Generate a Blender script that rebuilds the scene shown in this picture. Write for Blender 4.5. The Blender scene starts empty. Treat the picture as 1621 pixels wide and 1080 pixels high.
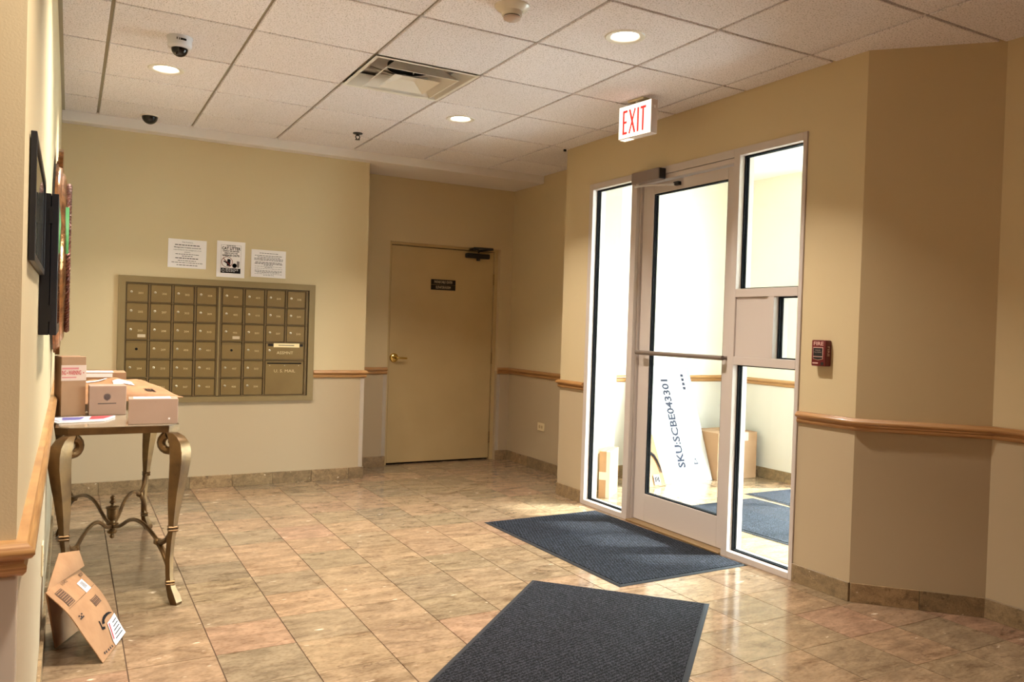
import bpy, bmesh, math, random
from mathutils import Vector, Matrix
random.seed(7)
SC = bpy.context.scene
COL = SC.collection
PI = math.pi

# ------------------------------------------------------------------ camera
CAMZ = 1.2837
Rr = ((0.8753, -0.4825, 0.0310), (0.0193, -0.0291, -0.9994), (0.4831, 0.8754, -0.0162))  # right, down, forward
FPX = 1270.646
cam_d = bpy.data.cameras.new('camera')
cam_d.sensor_fit = 'HORIZONTAL'; cam_d.sensor_width = 36.0
cam_d.lens = 36.0 * FPX / 1621.0
cam_d.clip_start = 0.02
cam = bpy.data.objects.new('camera', cam_d); COL.objects.link(cam)
r_, d_, f_ = [Vector(v).normalized() for v in Rr]
m3 = Matrix((r_, -d_, -f_)).transposed()
cam.matrix_world = Matrix.Translation((0, 0, CAMZ)) @ m3.to_4x4()
SC.camera = cam
def to_px(x, y, z):
    v = Vector((x, y, z - CAMZ)); w = v.dot(f_)
    if w < 0.05: return None
    return 810.5 + FPX * v.dot(r_) / w, 540 + FPX * v.dot(d_) / w

# ------------------------------------------------------------------ world, daylight, exposure
SKY = 36.0
world = bpy.data.worlds.new('sky'); SC.world = world; world.use_nodes = True
wn = world.node_tree; wn.nodes.clear()
wo = wn.nodes.new('ShaderNodeOutputWorld'); wb = wn.nodes.new('ShaderNodeBackground')
wb.inputs[0].default_value = (0.80, 0.91, 1.0, 1); wb.inputs[1].default_value = SKY
wn.links.new(wb.outputs[0], wo.inputs[0])
sun_d = bpy.data.lights.new('sun', 'SUN'); sun_d.energy = 19.0; sun_d.angle = math.radians(2.5); sun_d.color = (1.0, 0.98, 0.95)
sun = bpy.data.objects.new('sun', sun_d); COL.objects.link(sun)
SUNDIR = Vector((-0.912 * math.cos(math.radians(37.5)), 0.410 * math.cos(math.radians(37.5)), -math.sin(math.radians(37.5))))
sun.location = (12, 0, 8); sun.rotation_euler = SUNDIR.to_track_quat('-Z', 'Y').to_euler()
LAMP_W = 27.0
LAMP_COL = (1.0, 0.91, 0.79)
vs = SC.view_settings
vs.view_transform = 'Standard'; vs.look = 'None'; vs.gamma = 1.0; vs.use_curve_mapping = False
vs.exposure = 0.22

# ------------------------------------------------------------------ main dimensions (metres)
H = 2.679          # ceiling tiles
XL = -0.072        # left wall face
YB = 6.415         # mailbox wall face
YA = 6.87          # alcove wall face
XS = 3.36          # storefront wall face
XR = 3.77          # right wall / alcove right wall face
RZ = 0.865         # chair rail centre

# ------------------------------------------------------------------ helpers
def lin(c):
    return tuple((x / 255 / 12.92) if x / 255 <= 0.04045 else ((x / 255 + 0.055) / 1.055) ** 2.4 for x in c) + (1.0,)
MATS = {}
def mat(name, c, rough=0.6, metal=0.0, c2=None, nscale=8.0, detail=4.0, bump=0.0, bscale=None, stretch=None, coat=0.0, emit=None, estr=0.0, spec=None, trans=0.0, alpha=1.0, coord='Object'):
    if name in MATS: return MATS[name]
    m = bpy.data.materials.new(name); m.use_nodes = True
    nt = m.node_tree; n = nt.nodes; L = nt.links
    b = n['Principled BSDF']
    b.inputs['Base Color'].default_value = lin(c)
    b.inputs['Roughness'].default_value = rough
    b.inputs['Metallic'].default_value = metal
    if coat: b.inputs['Coat Weight'].default_value = coat; b.inputs['Coat Roughness'].default_value = 0.1
    if spec is not None: b.inputs['Specular IOR Level'].default_value = spec
    if trans: b.inputs['Transmission Weight'].default_value = trans
    if alpha < 1: b.inputs['Alpha'].default_value = alpha
    if emit: b.inputs['Emission Color'].default_value = lin(emit); b.inputs['Emission Strength'].default_value = estr
    if c2 is not None or bump:
        tc = n.new('ShaderNodeTexCoord'); mp = n.new('ShaderNodeMapping')
        if coord == 'World':
            g = n.new('ShaderNodeNewGeometry'); L.new(g.outputs['Position'], mp.inputs[0])
        else: L.new(tc.outputs[coord], mp.inputs[0])
        if stretch: mp.inputs['Scale'].default_value = stretch
        if c2 is not None:
            t = n.new('ShaderNodeTexNoise'); t.inputs['Scale'].default_value = nscale; t.inputs['Detail'].default_value = detail
            L.new(mp.outputs[0], t.inputs[0])
            r = n.new('ShaderNodeValToRGB'); r.color_ramp.elements[0].position = 0.35; r.color_ramp.elements[1].position = 0.68
            r.color_ramp.elements[0].color = lin(c); r.color_ramp.elements[1].color = lin(c2)
            L.new(t.outputs[0], r.inputs[0]); L.new(r.outputs[0], b.inputs['Base Color'])
        if bump:
            t2 = n.new('ShaderNodeTexNoise'); t2.inputs['Scale'].default_value = bscale or nscale; t2.inputs['Detail'].default_value = 3
            L.new(mp.outputs[0], t2.inputs[0])
            bp = n.new('ShaderNodeBump'); bp.inputs['Strength'].default_value = bump; bp.inputs['Distance'].default_value = 0.004
            L.new(t2.outputs[0], bp.inputs['Height']); L.new(bp.outputs[0], b.inputs['Normal'])
    MATS[name] = m
    return m

def ob(name, mesh, parent=None, loc=None, rz=0.0, m=None):
    o = bpy.data.objects.new(name, mesh); COL.objects.link(o)
    if parent is not None: o.parent = parent
    if loc is not None: o.location = loc
    if rz: o.rotation_euler = (0, 0, rz)
    if m is not None and mesh is not None: mesh.materials.clear(); mesh.materials.append(m)
    return o
def tag(o, label=None, cat=None, group=None, kind=None):
    if label: o['label'] = label
    if cat: o['category'] = cat
    if group: o['group'] = group
    if kind: o['kind'] = kind
    return o
def thing(name, label, cat, loc=(0, 0, 0), rz=0.0, group=None):
    return tag(ob(name, None, None, loc, rz), label, cat, group)

class MB:
    def __init__(s): s.bm = bmesh.new()
    def poly(s, pts, faces):
        vs = [s.bm.verts.new(p) for p in pts]
        for f in faces:
            try: s.bm.faces.new([vs[i] for i in f])
            except ValueError: pass
        return vs
    def box(s, x0, x1, y0, y1, z0, z1, bev=0.0, seg=1):
        vs = s.poly([(x0, y0, z0), (x1, y0, z0), (x1, y1, z0), (x0, y1, z0), (x0, y0, z1), (x1, y0, z1), (x1, y1, z1), (x0, y1, z1)],
                    [(3, 2, 1, 0), (4, 5, 6, 7), (0, 1, 5, 4), (1, 2, 6, 5), (2, 3, 7, 6), (3, 0, 4, 7)])
        if bev:
            es = {e for v in vs for e in v.link_edges}
            bmesh.ops.bevel(s.bm, geom=list(es), offset=bev, segments=seg, affect='EDGES', profile=0.5)
        return s
    def prism(s, pts, z0, z1):
        n = len(pts)
        s.poly([(p[0], p[1], z0) for p in pts] + [(p[0], p[1], z1) for p in pts],
               [tuple(range(n - 1, -1, -1)), tuple(range(n, 2 * n))] + [(i, (i + 1) % n, n + (i + 1) % n, n + i) for i in range(n)])
        return s
    def prism_xz(s, pts, y0, y1):          # outline in x,z (counter-clockwise seen from -y), from y0 (front) to y1
        n = len(pts)
        s.poly([(p[0], y0, p[1]) for p in pts] + [(p[0], y1, p[1]) for p in pts],
               [tuple(range(n)), tuple(range(2 * n - 1, n - 1, -1))] + [((i + 1) % n, i, n + i, n + (i + 1) % n) for i in range(n)])
        return s
    def lathe(s, prof, seg=32, c=(0, 0, 0), axis='z', close=True):
        rings = []
        for r, z in prof:
            ring = []
            for k in range(seg):
                a = 2 * PI * k / seg
                p = (r * math.cos(a), r * math.sin(a), z)
                if axis == 'y': p = (p[0], p[2], p[1])
                if axis == 'x': p = (p[2], p[0], p[1])
                ring.append(s.bm.verts.new((p[0] + c[0], p[1] + c[1], p[2] + c[2])))
            rings.append(ring)
        for a, b in zip(rings, rings[1:]):
            for k in range(seg): s.bm.faces.new((a[k], a[(k + 1) % seg], b[(k + 1) % seg], b[k]))
        if close:
            for ring in (rings[0], rings[-1]):
                try: s.bm.faces.new(ring)
                except ValueError: pass
        return s
    def tube(s, path, rad, seg=10, sq=False, up=(0, 0, 1), flat=1.0):
        path = [Vector(p) for p in path]; rings = []
        if not hasattr(rad, '__len__'): rad = [rad] * len(path)
        prev = None
        for i, p in enumerate(path):
            t = (path[min(i + 1, len(path) - 1)] - path[max(i - 1, 0)]).normalized()
            u = Vector(up) if prev is None else prev
            a = u - t * u.dot(t)
            if a.length < 1e-4: a = Vector((1, 0, 0)) - t * t.x
            a.normalize(); b = t.cross(a); prev = a
            if sq: offs = [(1, 1), (-1, 1), (-1, -1), (1, -1)]
            else: offs = [(math.cos(2 * PI * k / seg), math.sin(2 * PI * k / seg)) for k in range(seg)]
            rings.append([s.bm.verts.new(p + (a * o[0] + b * o[1] * flat) * rad[i]) for o in offs])
        for q, w in zip(rings, rings[1:]):
            n = len(q)
            for k in range(n): s.bm.faces.new((q[k], q[(k + 1) % n], w[(k + 1) % n], w[k]))
        s.bm.faces.new(rings[0][::-1]); s.bm.faces.new(rings[-1])
        return s
    def mesh(s, name, smooth=False):
        bmesh.ops.recalc_face_normals(s.bm, faces=s.bm.faces)
        me = bpy.data.meshes.new(name); s.bm.to_mesh(me); s.bm.free()
        if smooth:
            me.polygons.foreach_set('use_smooth', [True] * len(me.polygons))
            try: me.set_sharp_from_angle(angle=math.radians(40 if smooth is True else smooth))
            except Exception: pass
        return me
    def build(s, name, m, parent=None, loc=None, rz=0.0, smooth=False):
        return ob(name, s.mesh(name, smooth), parent, loc, rz, m)

def text_mesh(body, size, align='CENTER', sx=1.0, bold=0.0, y=0.0, x=0.0, z=0.0, shear=0.0, spacing=1.0, name='lettering', fit=None):
    cu = bpy.data.curves.new(name, 'FONT'); cu.body = body; cu.size = size; cu.align_x = align; cu.align_y = 'CENTER'
    cu.offset = bold * 0.55; cu.resolution_u = 2; cu.shear = shear; cu.space_character = spacing
    o = bpy.data.objects.new(name, cu); COL.objects.link(o)
    dg = bpy.context.evaluated_depsgraph_get(); dg.update()
    me = bpy.data.meshes.new_from_object(o.evaluated_get(dg))
    bpy.data.objects.remove(o); bpy.data.curves.remove(cu)
    if fit and len(me.vertices):
        xs = [v.co.x for v in me.vertices]; w = max(xs) - min(xs)
        if w > 1e-6: sx = fit / w
    for v in me.vertices:
        v.co = (v.co.x * sx + x, y, v.co.y + z)
    return me
def text(parent, m, body, size, name='lettering', **k):
    return ob(name, text_mesh(body, size, name=name, **k), parent, m=m)
def join_meshes(name, meshes):
    bm = bmesh.new()
    for me in meshes: bm.from_mesh(me); bpy.data.meshes.remove(me)
    out = bpy.data.meshes.new(name); bm.to_mesh(out); bm.free(); return out
def copy_tree(o, parent=None):
    c = o.copy(); COL.objects.link(c)
    if parent is not None: c.parent = parent
    for ch in [x for x in bpy.data.objects if x.parent == o]: copy_tree(ch, c)
    return c

# ------------------------------------------------------------------ materials
def wall_paint(name, ca, cb):
    m = bpy.data.materials.new(name); m.use_nodes = True
    n = m.node_tree.nodes; L = m.node_tree.links; b = n['Principled BSDF']; b.inputs['Roughness'].default_value = 0.75
    b.inputs['Specular IOR Level'].default_value = 0.25
    g = n.new('ShaderNodeNewGeometry'); sp = n.new('ShaderNodeSeparateXYZ'); L.new(g.outputs['Position'], sp.inputs[0])
    lt = n.new('ShaderNodeMath'); lt.operation = 'LESS_THAN'; lt.inputs[1].default_value = RZ; L.new(sp.outputs[2], lt.inputs[0])
    mx = n.new('ShaderNodeMix'); mx.data_type = 'RGBA'; L.new(lt.outputs[0], mx.inputs[0])
    mx.inputs[6].default_value = lin(ca); mx.inputs[7].default_value = lin(cb)
    L.new(mx.outputs[2], b.inputs['Base Color'])
    t = n.new('ShaderNodeTexNoise'); t.inputs['Scale'].default_value = 260; L.new(g.outputs['Position'], t.inputs[0])
    bp = n.new('ShaderNodeBump'); bp.inputs['Strength'].default_value = 0.12; bp.inputs['Distance'].default_value = 0.002
    L.new(t.outputs[0], bp.inputs['Height']); L.new(bp.outputs[0], b.inputs['Normal'])
    return m
WALL = wall_paint('wall_paint', (202, 183, 146), (180, 161, 132))
VWALL = wall_paint('vestibule_glare_paint', (228, 222, 206), (212, 208, 200))  # paler than wall_paint: washed-out daylight glare put into the colour
def stone(name, cols, vein, rough=(0.12, 0.28), stretch=(3.2, 9.0, 6.0)):
    m = bpy.data.materials.new(name); m.use_nodes = True
    n = m.node_tree.nodes; L = m.node_tree.links; b = n['Principled BSDF']
    g = n.new('ShaderNodeNewGeometry'); oi = n.new('ShaderNodeObjectInfo')
    rv = n.new('ShaderNodeTexWhiteNoise'); rv.noise_dimensions = '1D'; L.new(oi.outputs['Random'], rv.inputs['W'])
    sc = n.new('ShaderNodeVectorMath'); sc.operation = 'SCALE'; sc.inputs[3].default_value = 37.0; L.new(rv.outputs['Color'], sc.inputs[0])
    ad = n.new('ShaderNodeVectorMath'); ad.operation = 'ADD'; L.new(g.outputs['Position'], ad.inputs[0]); L.new(sc.outputs[0], ad.inputs[1])
    mp = n.new('ShaderNodeMapping'); mp.inputs['Scale'].default_value = stretch; L.new(ad.outputs[0], mp.inputs[0])
    # base tone of the slab: one of a few stones
    r0 = n.new('ShaderNodeValToRGB'); r0.color_ramp.interpolation = 'LINEAR'
    while len(r0.color_ramp.elements) < len(cols): r0.color_ramp.elements.new(0.5)
    for i, c in enumerate(cols): r0.color_ramp.elements[i].position = i / (len(cols) - 1); r0.color_ramp.elements[i].color = lin(c)
    L.new(oi.outputs['Random'], r0.inputs[0])
    # cloudy variation
    t1 = n.new('ShaderNodeTexNoise'); t1.inputs['Scale'].default_value = 1.9; t1.inputs['Detail'].default_value = 7; t1.inputs['Roughness'].default_value = 0.62; t1.inputs['Distortion'].default_value = 0.6
    L.new(mp.outputs[0], t1.inputs[0])
    r1 = n.new('ShaderNodeValToRGB'); r1.color_ramp.elements[0].position = 0.3; r1.color_ramp.elements[1].position = 0.72
    r1.color_ramp.elements[0].color = lin((172, 160, 144)); r1.color_ramp.elements[1].color = lin((255, 243, 226))
    L.new(t1.outputs[0], r1.inputs[0])
    mu = n.new('ShaderNodeMix'); mu.data_type = 'RGBA'; mu.blend_type = 'MULTIPLY'; mu.inputs[0].default_value = 0.85
    L.new(r0.outputs[0], mu.inputs[6]); L.new(r1.outputs[0], mu.inputs[7])
    # veins
    t2 = n.new('ShaderNodeTexNoise'); t2.inputs['Scale'].default_value = 1.1; t2.inputs['Detail'].default_value = 5; t2.inputs['Distortion'].default_value = 1.4
    L.new(mp.outputs[0], t2.inputs[0])
    ab = n.new('ShaderNodeMath'); ab.operation = 'SUBTRACT'; ab.inputs[1].default_value = 0.5; L.new(t2.outputs[0], ab.inputs[0])
    aa = n.new('ShaderNodeMath'); aa.operation = 'ABSOLUTE'; L.new(ab.outputs[0], aa.inputs[0])
    r2 = n.new('ShaderNodeValToRGB'); r2.color_ramp.elements[0].position = 0.0; r2.color_ramp.elements[1].position = 0.035
    r2.color_ramp.elements[0].color = (1, 1, 1, 1); r2.color_ramp.elements[1].color = (0, 0, 0, 1)
    L.new(aa.outputs[0], r2.inputs[0])
    t3 = n.new('ShaderNodeTexNoise'); t3.inputs['Scale'].default_value = 1.3; t3.inputs['Detail'].default_value = 2; L.new(mp.outputs[0], t3.inputs[0])
    r3 = n.new('ShaderNodeValToRGB'); r3.color_ramp.elements[0].position = 0.5; r3.color_ramp.elements[1].position = 0.66; L.new(t3.outputs[0], r3.inputs[0])
    vm = n.new('ShaderNodeMath'); vm.operation = 'MULTIPLY'; L.new(r2.outputs[0], vm.inputs[0]); L.new(r3.outputs[0], vm.inputs[1])
    vm2 = n.new('ShaderNodeMath'); vm2.operation = 'MULTIPLY'; vm2.inputs[1].default_value = 0.5; L.new(vm.outputs[0], vm2.inputs[0])
    mv = n.new('ShaderNodeMix'); mv.data_type = 'RGBA'; L.new(vm2.outputs[0], mv.inputs[0]); L.new(mu.outputs[2], mv.inputs[6]); mv.inputs[7].default_value = lin(vein)
    # pale calcite flecks
    t4 = n.new('ShaderNodeTexNoise'); t4.inputs['Scale'].default_value = 3.0; t4.inputs['Detail'].default_value = 4; L.new(mp.outputs[0], t4.inputs[0])
    r4 = n.new('ShaderNodeValToRGB'); r4.color_ramp.elements[0].position = 0.69; r4.color_ramp.elements[1].position = 0.76; L.new(t4.outputs[0], r4.inputs[0])
    mw = n.new('ShaderNodeMix'); mw.data_type = 'RGBA'; L.new(r4.outputs[0], mw.inputs[0]); L.new(mv.outputs[2], mw.inputs[6]); mw.inputs[7].default_value = lin((226, 208, 184))
    # dark mineral blotches and pits
    t5 = n.new('ShaderNodeTexNoise'); t5.inputs['Scale'].default_value = 1.4; t5.inputs['Detail'].default_value = 8; t5.inputs['Roughness'].default_value = 0.68; t5.inputs['Distortion'].default_value = 0.4
    of = n.new('ShaderNodeVectorMath'); of.operation = 'ADD'; of.inputs[1].default_value = (11.3, 4.7, 2.1); L.new(mp.outputs[0], of.inputs[0]); L.new(of.outputs[0], t5.inputs[0])
    r5 = n.new('ShaderNodeValToRGB'); r5.color_ramp.elements[0].position = 0.56; r5.color_ramp.elements[1].position = 0.72
    r5.color_ramp.elements[0].color = (1, 1, 1, 1); r5.color_ramp.elements[1].color = lin((178, 165, 154)); L.new(t5.outputs[0], r5.inputs[0])
    t6 = n.new('ShaderNodeTexNoise'); t6.inputs['Scale'].default_value = 14; t6.inputs['Detail'].default_value = 4; L.new(mp.outputs[0], t6.inputs[0])
    r6 = n.new('ShaderNodeValToRGB'); r6.color_ramp.elements[0].position = 0.30; r6.color_ramp.elements[1].position = 0.52
    r6.color_ramp.elements[0].color = lin((224, 218, 211)); r6.color_ramp.elements[1].color = (1, 1, 1, 1); L.new(t6.outputs[0], r6.inputs[0])
    m5 = n.new('ShaderNodeMix'); m5.data_type = 'RGBA'; m5.blend_type = 'MULTIPLY'; m5.inputs[0].default_value = 1.0; L.new(mw.outputs[2], m5.inputs[6]); L.new(r5.outputs[0], m5.inputs[7])
    m6 = n.new('ShaderNodeMix'); m6.data_type = 'RGBA'; m6.blend_type = 'MULTIPLY'; m6.inputs[0].default_value = 1.0; L.new(m5.outputs[2], m6.inputs[6]); L.new(r6.outputs[0], m6.inputs[7])
    L.new(m6.outputs[2], b.inputs['Base Color'])
    mr = n.new('ShaderNodeMapRange'); mr.inputs[3].default_value = rough[0]; mr.inputs[4].default_value = rough[1]; L.new(t1.outputs[0], mr.inputs[0]); L.new(mr.outputs[0], b.inputs['Roughness'])
    return m
TILE = stone('marble_tile', [(171, 149, 126), (155, 141, 120), (181, 157, 132), (150, 138, 120), (175, 150, 127), (163, 148, 125), (175, 145, 127)], (80, 60, 48), rough=(0.07, 0.2), stretch=(3.6, 8.5, 6.0))
BASE = stone('marble_base', [(168, 149, 118), (156, 139, 112), (182, 158, 124), (148, 132, 106)], (80, 62, 48), rough=(0.25, 0.45), stretch=(12, 12, 14))
GROUT = mat('grout', (84, 62, 45), 0.9)
OAK = mat('oak', (184, 138, 84), 0.35, c2=(150, 104, 58), nscale=6, stretch=(1.2, 1.2, 60), coat=0.3, coord='World')
def ceiling_tile_mat():
    m = bpy.data.materials.new('ceiling_tile'); m.use_nodes = True
    n = m.node_tree.nodes; L = m.node_tree.links; b = n['Principled BSDF']; b.inputs['Roughness'].default_value = 0.95; b.inputs['Specular IOR Level'].default_value = 0.1
    g = n.new('ShaderNodeNewGeometry'); t = n.new('ShaderNodeTexNoise'); t.inputs['Scale'].default_value = 150; t.inputs['Detail'].default_value = 2
    L.new(g.outputs['Position'], t.inputs[0])
    r = n.new('ShaderNodeValToRGB'); e = r.color_ramp.elements
    e[0].position = 0.33; e[0].color = lin((184, 178, 178)); e[1].position = 0.47; e[1].color = lin((237, 232, 236)); L.new(t.outputs[0], r.inputs[0])
    oi = n.new('ShaderNodeObjectInfo'); mr = n.new('ShaderNodeMapRange'); mr.inputs[3].default_value = 0.94; mr.inputs[4].default_value = 1.03; L.new(oi.outputs['Random'], mr.inputs[0])
    mu = n.new('ShaderNodeVectorMath'); mu.operation = 'SCALE'; L.new(r.outputs[0], mu.inputs[0]); L.new(mr.outputs[0], mu.inputs[3])
    L.new(mu.outputs[0], b.inputs['Base Color'])
    bp = n.new('ShaderNodeBump'); bp.inputs['Strength'].default_value = 0.35; bp.inputs['Distance'].default_value = 0.003; L.new(t.outputs[0], bp.inputs['Height']); L.new(bp.outputs[0], b.inputs['Normal'])
    return m
CTILE = ceiling_tile_mat()
TBAR = mat('grid_metal', (158, 150, 130), 0.5)
SOFFIT = mat('soffit_paint', (222, 214, 208), 0.85)
WHITE = mat('white_enamel', (226, 222, 214), 0.35)
WHITEWALL = mat('white_gypsum', (238, 236, 230), 0.85)
ALU = mat('champagne_aluminium', (196, 184, 176), 0.42, spec=0.4)
ALUD = mat('dark_aluminium', (126, 112, 102), 0.35, metal=0.3)
BRONZE = mat('bronze_threshold', (150, 122, 84), 0.4, metal=0.5)
STEEL = mat('brushed_steel', (190, 188, 184), 0.3, metal=1.0)
RUBBER = mat('black_gasket', (10, 10, 11), 0.9, spec=0.1)
BLACK = mat('black_lacquer', (22, 21, 24), 0.4)
BLACKM = mat('black_print', (24, 22, 24), 0.8, spec=0.1)
INK = mat('grey_print', (74, 70, 72), 0.9, spec=0.1)
DOORP = mat('door_paint', (192, 168, 122), 0.5, c2=(186, 162, 116), nscale=3)
BRASS = mat('brass', (232, 206, 124), 0.12, metal=1.0)
HINGE = mat('hinge_metal', (150, 128, 92), 0.3, metal=0.9)
MAILB = mat('mailbox_bronze', (128, 105, 62), 0.45, metal=0.15, c2=(121, 98, 57), nscale=4)
MAILF = mat('mailbox_frame', (138, 118, 80), 0.45, metal=0.15)
MAILBAR = mat('mailbox_bar', (112, 92, 60), 0.4, metal=0.2)
SILVER = mat('lock_metal', (206, 198, 176), 0.3, metal=0.8)
ENGR = mat('engraved_number', (208, 186, 140), 0.7)
PAPER = mat('white_paper', (236, 230, 228), 0.85)
PAPERY = mat('cream_paper', (236, 216, 166), 0.85)
CARD = mat('cardboard', (162, 126, 94), 0.85, c2=(152, 117, 86), nscale=5)
CARDP = mat('pale_cardboard', (170, 142, 124), 0.85, c2=(163, 135, 117), nscale=5)
KRAFT = mat('kraft_paper', (160, 118, 80), 0.8, c2=(148, 106, 70), nscale=14, bump=0.5, bscale=30)
TAPE = mat('packing_tape', (206, 182, 166), 0.3)
REDP = mat('red_print', (176, 44, 52), 0.7)
RED = mat('alarm_red', (98, 16, 20), 0.35)
EXITRED = mat('exit_red', (222, 60, 56), 0.6, emit=(230, 50, 44), estr=0.8)
EXITFACE = mat('exit_face', (250, 246, 240), 0.5, emit=(255, 246, 230), estr=1.05)
BRZ = mat('antique_bronze', (124, 94, 56), 0.38, metal=0.65, c2=(80, 58, 35), nscale=9, bump=0.25, bscale=40)
TOPST = mat('table_top', (150, 138, 116), 0.12, c2=(138, 126, 104), nscale=5)
COPPER = mat('copper_gilt', (196, 142, 92), 0.24, metal=0.9, c2=(120, 78, 48), nscale=22, bump=0.5, bscale=50)
COPPERD = mat('dark_copper', (122, 76, 62), 0.4, metal=0.6, c2=(84, 48, 40), nscale=30, bump=0.4, bscale=60)
GREEN = mat('green_plain', (74, 152, 92), 0.45)
MIRROR = mat('mirror_glass', (220, 220, 220), 0.03, metal=1.0)
IVORY = mat('ivory_plastic', (222, 204, 164), 0.4)
CAMW = mat('camera_white', (214, 214, 220), 0.35)
DOME = mat('smoked_dome', (12, 12, 14), 0.06)
LENS = mat('lamp_lens', (255, 250, 240), 0.5, emit=(255, 240, 215), estr=14.0)
GUARD = mat('clear_guard', (226, 214, 200), 0.15, alpha=0.35)
DUCT = mat('duct_black', (14, 13, 13), 0.9)
CARTW = mat('white_carton', (196, 193, 190), 0.8)
CONC = mat('concrete', (176, 174, 170), 0.9, c2=(162, 160, 156), nscale=3)
def glass_mat(name='clear_glass'):
    m = bpy.data.materials.new(name); m.use_nodes = True
    n = m.node_tree.nodes; L = m.node_tree.links; n.clear()
    o = n.new('ShaderNodeOutputMaterial'); mx = n.new('ShaderNodeMixShader'); tr = n.new('ShaderNodeBsdfTransparent'); gl = n.new('ShaderNodeBsdfGlossy')
    tr.inputs[0].default_value = (0.95, 0.975, 0.965, 1); gl.inputs['Roughness'].default_value = 0.01; gl.inputs[0].default_value = (1, 1, 1, 1)
    fr = n.new('ShaderNodeFresnel'); fr.inputs[0].default_value = 1.35
    gm = n.new('ShaderNodeNewGeometry'); iv = n.new('ShaderNodeMath'); iv.operation = 'SUBTRACT'; iv.inputs[0].default_value = 1.0; L.new(gm.outputs['Backfacing'], iv.inputs[1])
    mu = n.new('ShaderNodeMath'); mu.operation = 'MULTIPLY'; L.new(fr.outputs[0], mu.inputs[0]); L.new(iv.outputs[0], mu.inputs[1]); L.new(mu.outputs[0], mx.inputs[0]); L.new(tr.outputs[0], mx.inputs[1]); L.new(gl.outputs[0], mx.inputs[2]); L.new(mx.outputs[0], o.inputs[0])
    return m
GLASS = glass_mat()
def carpet(name, ca, cb, ang):
    m = bpy.data.materials.new(name); m.use_nodes = True
    n = m.node_tree.nodes; L = m.node_tree.links; b = n['Principled BSDF']; b.inputs['Roughness'].default_value = 0.95; b.inputs['Specular IOR Level'].default_value = 0.15
    tc = n.new('ShaderNodeTexCoord'); mp = n.new('ShaderNodeMapping'); mp.inputs['Rotation'].default_value = (0, 0, ang); L.new(tc.outputs['Object'], mp.inputs[0])
    w = n.new('ShaderNodeTexWave'); w.inputs['Scale'].default_value = 17; w.inputs['Distortion'].default_value = 7.0; w.inputs['Detail'].default_value = 2; w.inputs['Detail Scale'].default_value = 6
    L.new(mp.outputs[0], w.inputs[0])
    t = n.new('ShaderNodeTexNoise'); t.inputs['Scale'].default_value = 95; t.inputs['Detail'].default_value = 3; L.new(mp.outputs[0], t.inputs[0])
    ml = n.new('ShaderNodeMath'); ml.operation = 'MULTIPLY'; L.new(w.outputs['Fac'], ml.inputs[0]); L.new(t.outputs[0], ml.inputs[1])
    r = n.new('ShaderNodeValToRGB'); r.color_ramp.elements[0].position = 0.10; r.color_ramp.elements[1].position = 0.62
    r.color_ramp.elements[0].color = lin(ca); r.color_ramp.elements[1].color = lin(cb); L.new(ml.outputs[0], r.inputs[0]); L.new(r.outputs[0], b.inputs['Base Color'])
    bp = n.new('ShaderNodeBump'); bp.inputs['Strength'].default_value = 0.7; bp.inputs['Distance'].default_value = 0.006; L.new(ml.outputs[0], bp.inputs['Height']); L.new(bp.outputs[0], b.inputs['Normal'])
    return m
CARPET = carpet('mat_carpet', (13, 13, 15), (58, 57, 64), 0.5)
CARPETB = carpet('mat_carpet_blue', (11, 12, 15), (54, 57, 68), 0.4)
MATEDGE = mat('mat_rubber', (44, 45, 48), 0.8, spec=0.2)

# ------------------------------------------------------------------ walls
STRUCT = []
def struct(name, label, cat, o):
    tag(o, label, None, None, 'structure'); STRUCT.append(o); return o
WT = H + 0.15
def wall(name, label, boxes, m=WALL):
    mb = MB()
    for b in boxes: mb.box(*b)
    return struct(name, label, 'wall', mb.build(name, m))
wall('wall_left', 'beige left wall behind the console table', [(-0.2, XL, 1.73, YB + 0.13, 0, WT)])
wall('wall_near', 'beige wall face at the left edge of the photo', [(-2.7, XL, 1.60, 1.73, 0, WT)])
wall('wall_back', 'beige back wall carrying the mailboxes', [(XL, 2.15, YB, YB + 0.13, 0, WT), (2.02, 2.15, YB + 0.13, YA, 0, WT)])
DX0, DX1, DZ1 = 2.512, 3.636, 2.035
wall('wall_alcove', 'beige alcove wall around the painted door', [(2.02, DX0, YA, YA + 0.16, 0, WT), (DX1, 3.87, YA, YA + 0.16, 0, WT), (DX0, DX1, YA, YA + 0.16, DZ1, WT)])
wall('wall_alcove_right', 'beige side wall of the alcove', [(XR, 3.87, 5.29, YA, 0, WT)])
SF0, SF1, SFZ = 2.952, 4.952, 2.36
wall('wall_storefront', 'beige wall around the glass entrance', [(XS, 3.5, SF1, 5.25, 0, WT), (XS, 3.5, 2.605, SF0, 0, WT), (XS, 3.5, SF0, SF1, SFZ, WT), (XS, 3.87, 5.25, 5.29, 0, WT)])
mb = MB(); mb.prism([(XS, 2.605), (XR, 2.18), (3.9, 2.12), (3.9, 2.45), (3.5, 2.75), (XS + 0.02, 2.65)], 0, WT)
struct('wall_chamfer', 'beige angled wall right of the entrance', 'wall', mb.build('wall_chamfer', WALL))
wall('wall_right', 'beige wall at the right edge of the photo', [(XR, 3.9, -3.0, 2.18, 0, WT)])
wall('wall_rear', 'beige wall behind the viewer', [(-2.8, 3.9, -3.12, -3.0, 0, WT)])
wall('wall_west', 'beige far side wall behind the viewer', [(-2.82, -2.7, -3.0, 1.73, 0, WT)])
XV, YN = 5.54, 5.76
wall('wall_vestibule_north', 'cream end wall of the vestibule', [(3.87, XV + 0.13, YN, YN + 0.13, 0, 2.8)], VWALL)
EX0, EX1, EXZ = 2.15, 4.74, 2.45
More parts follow.
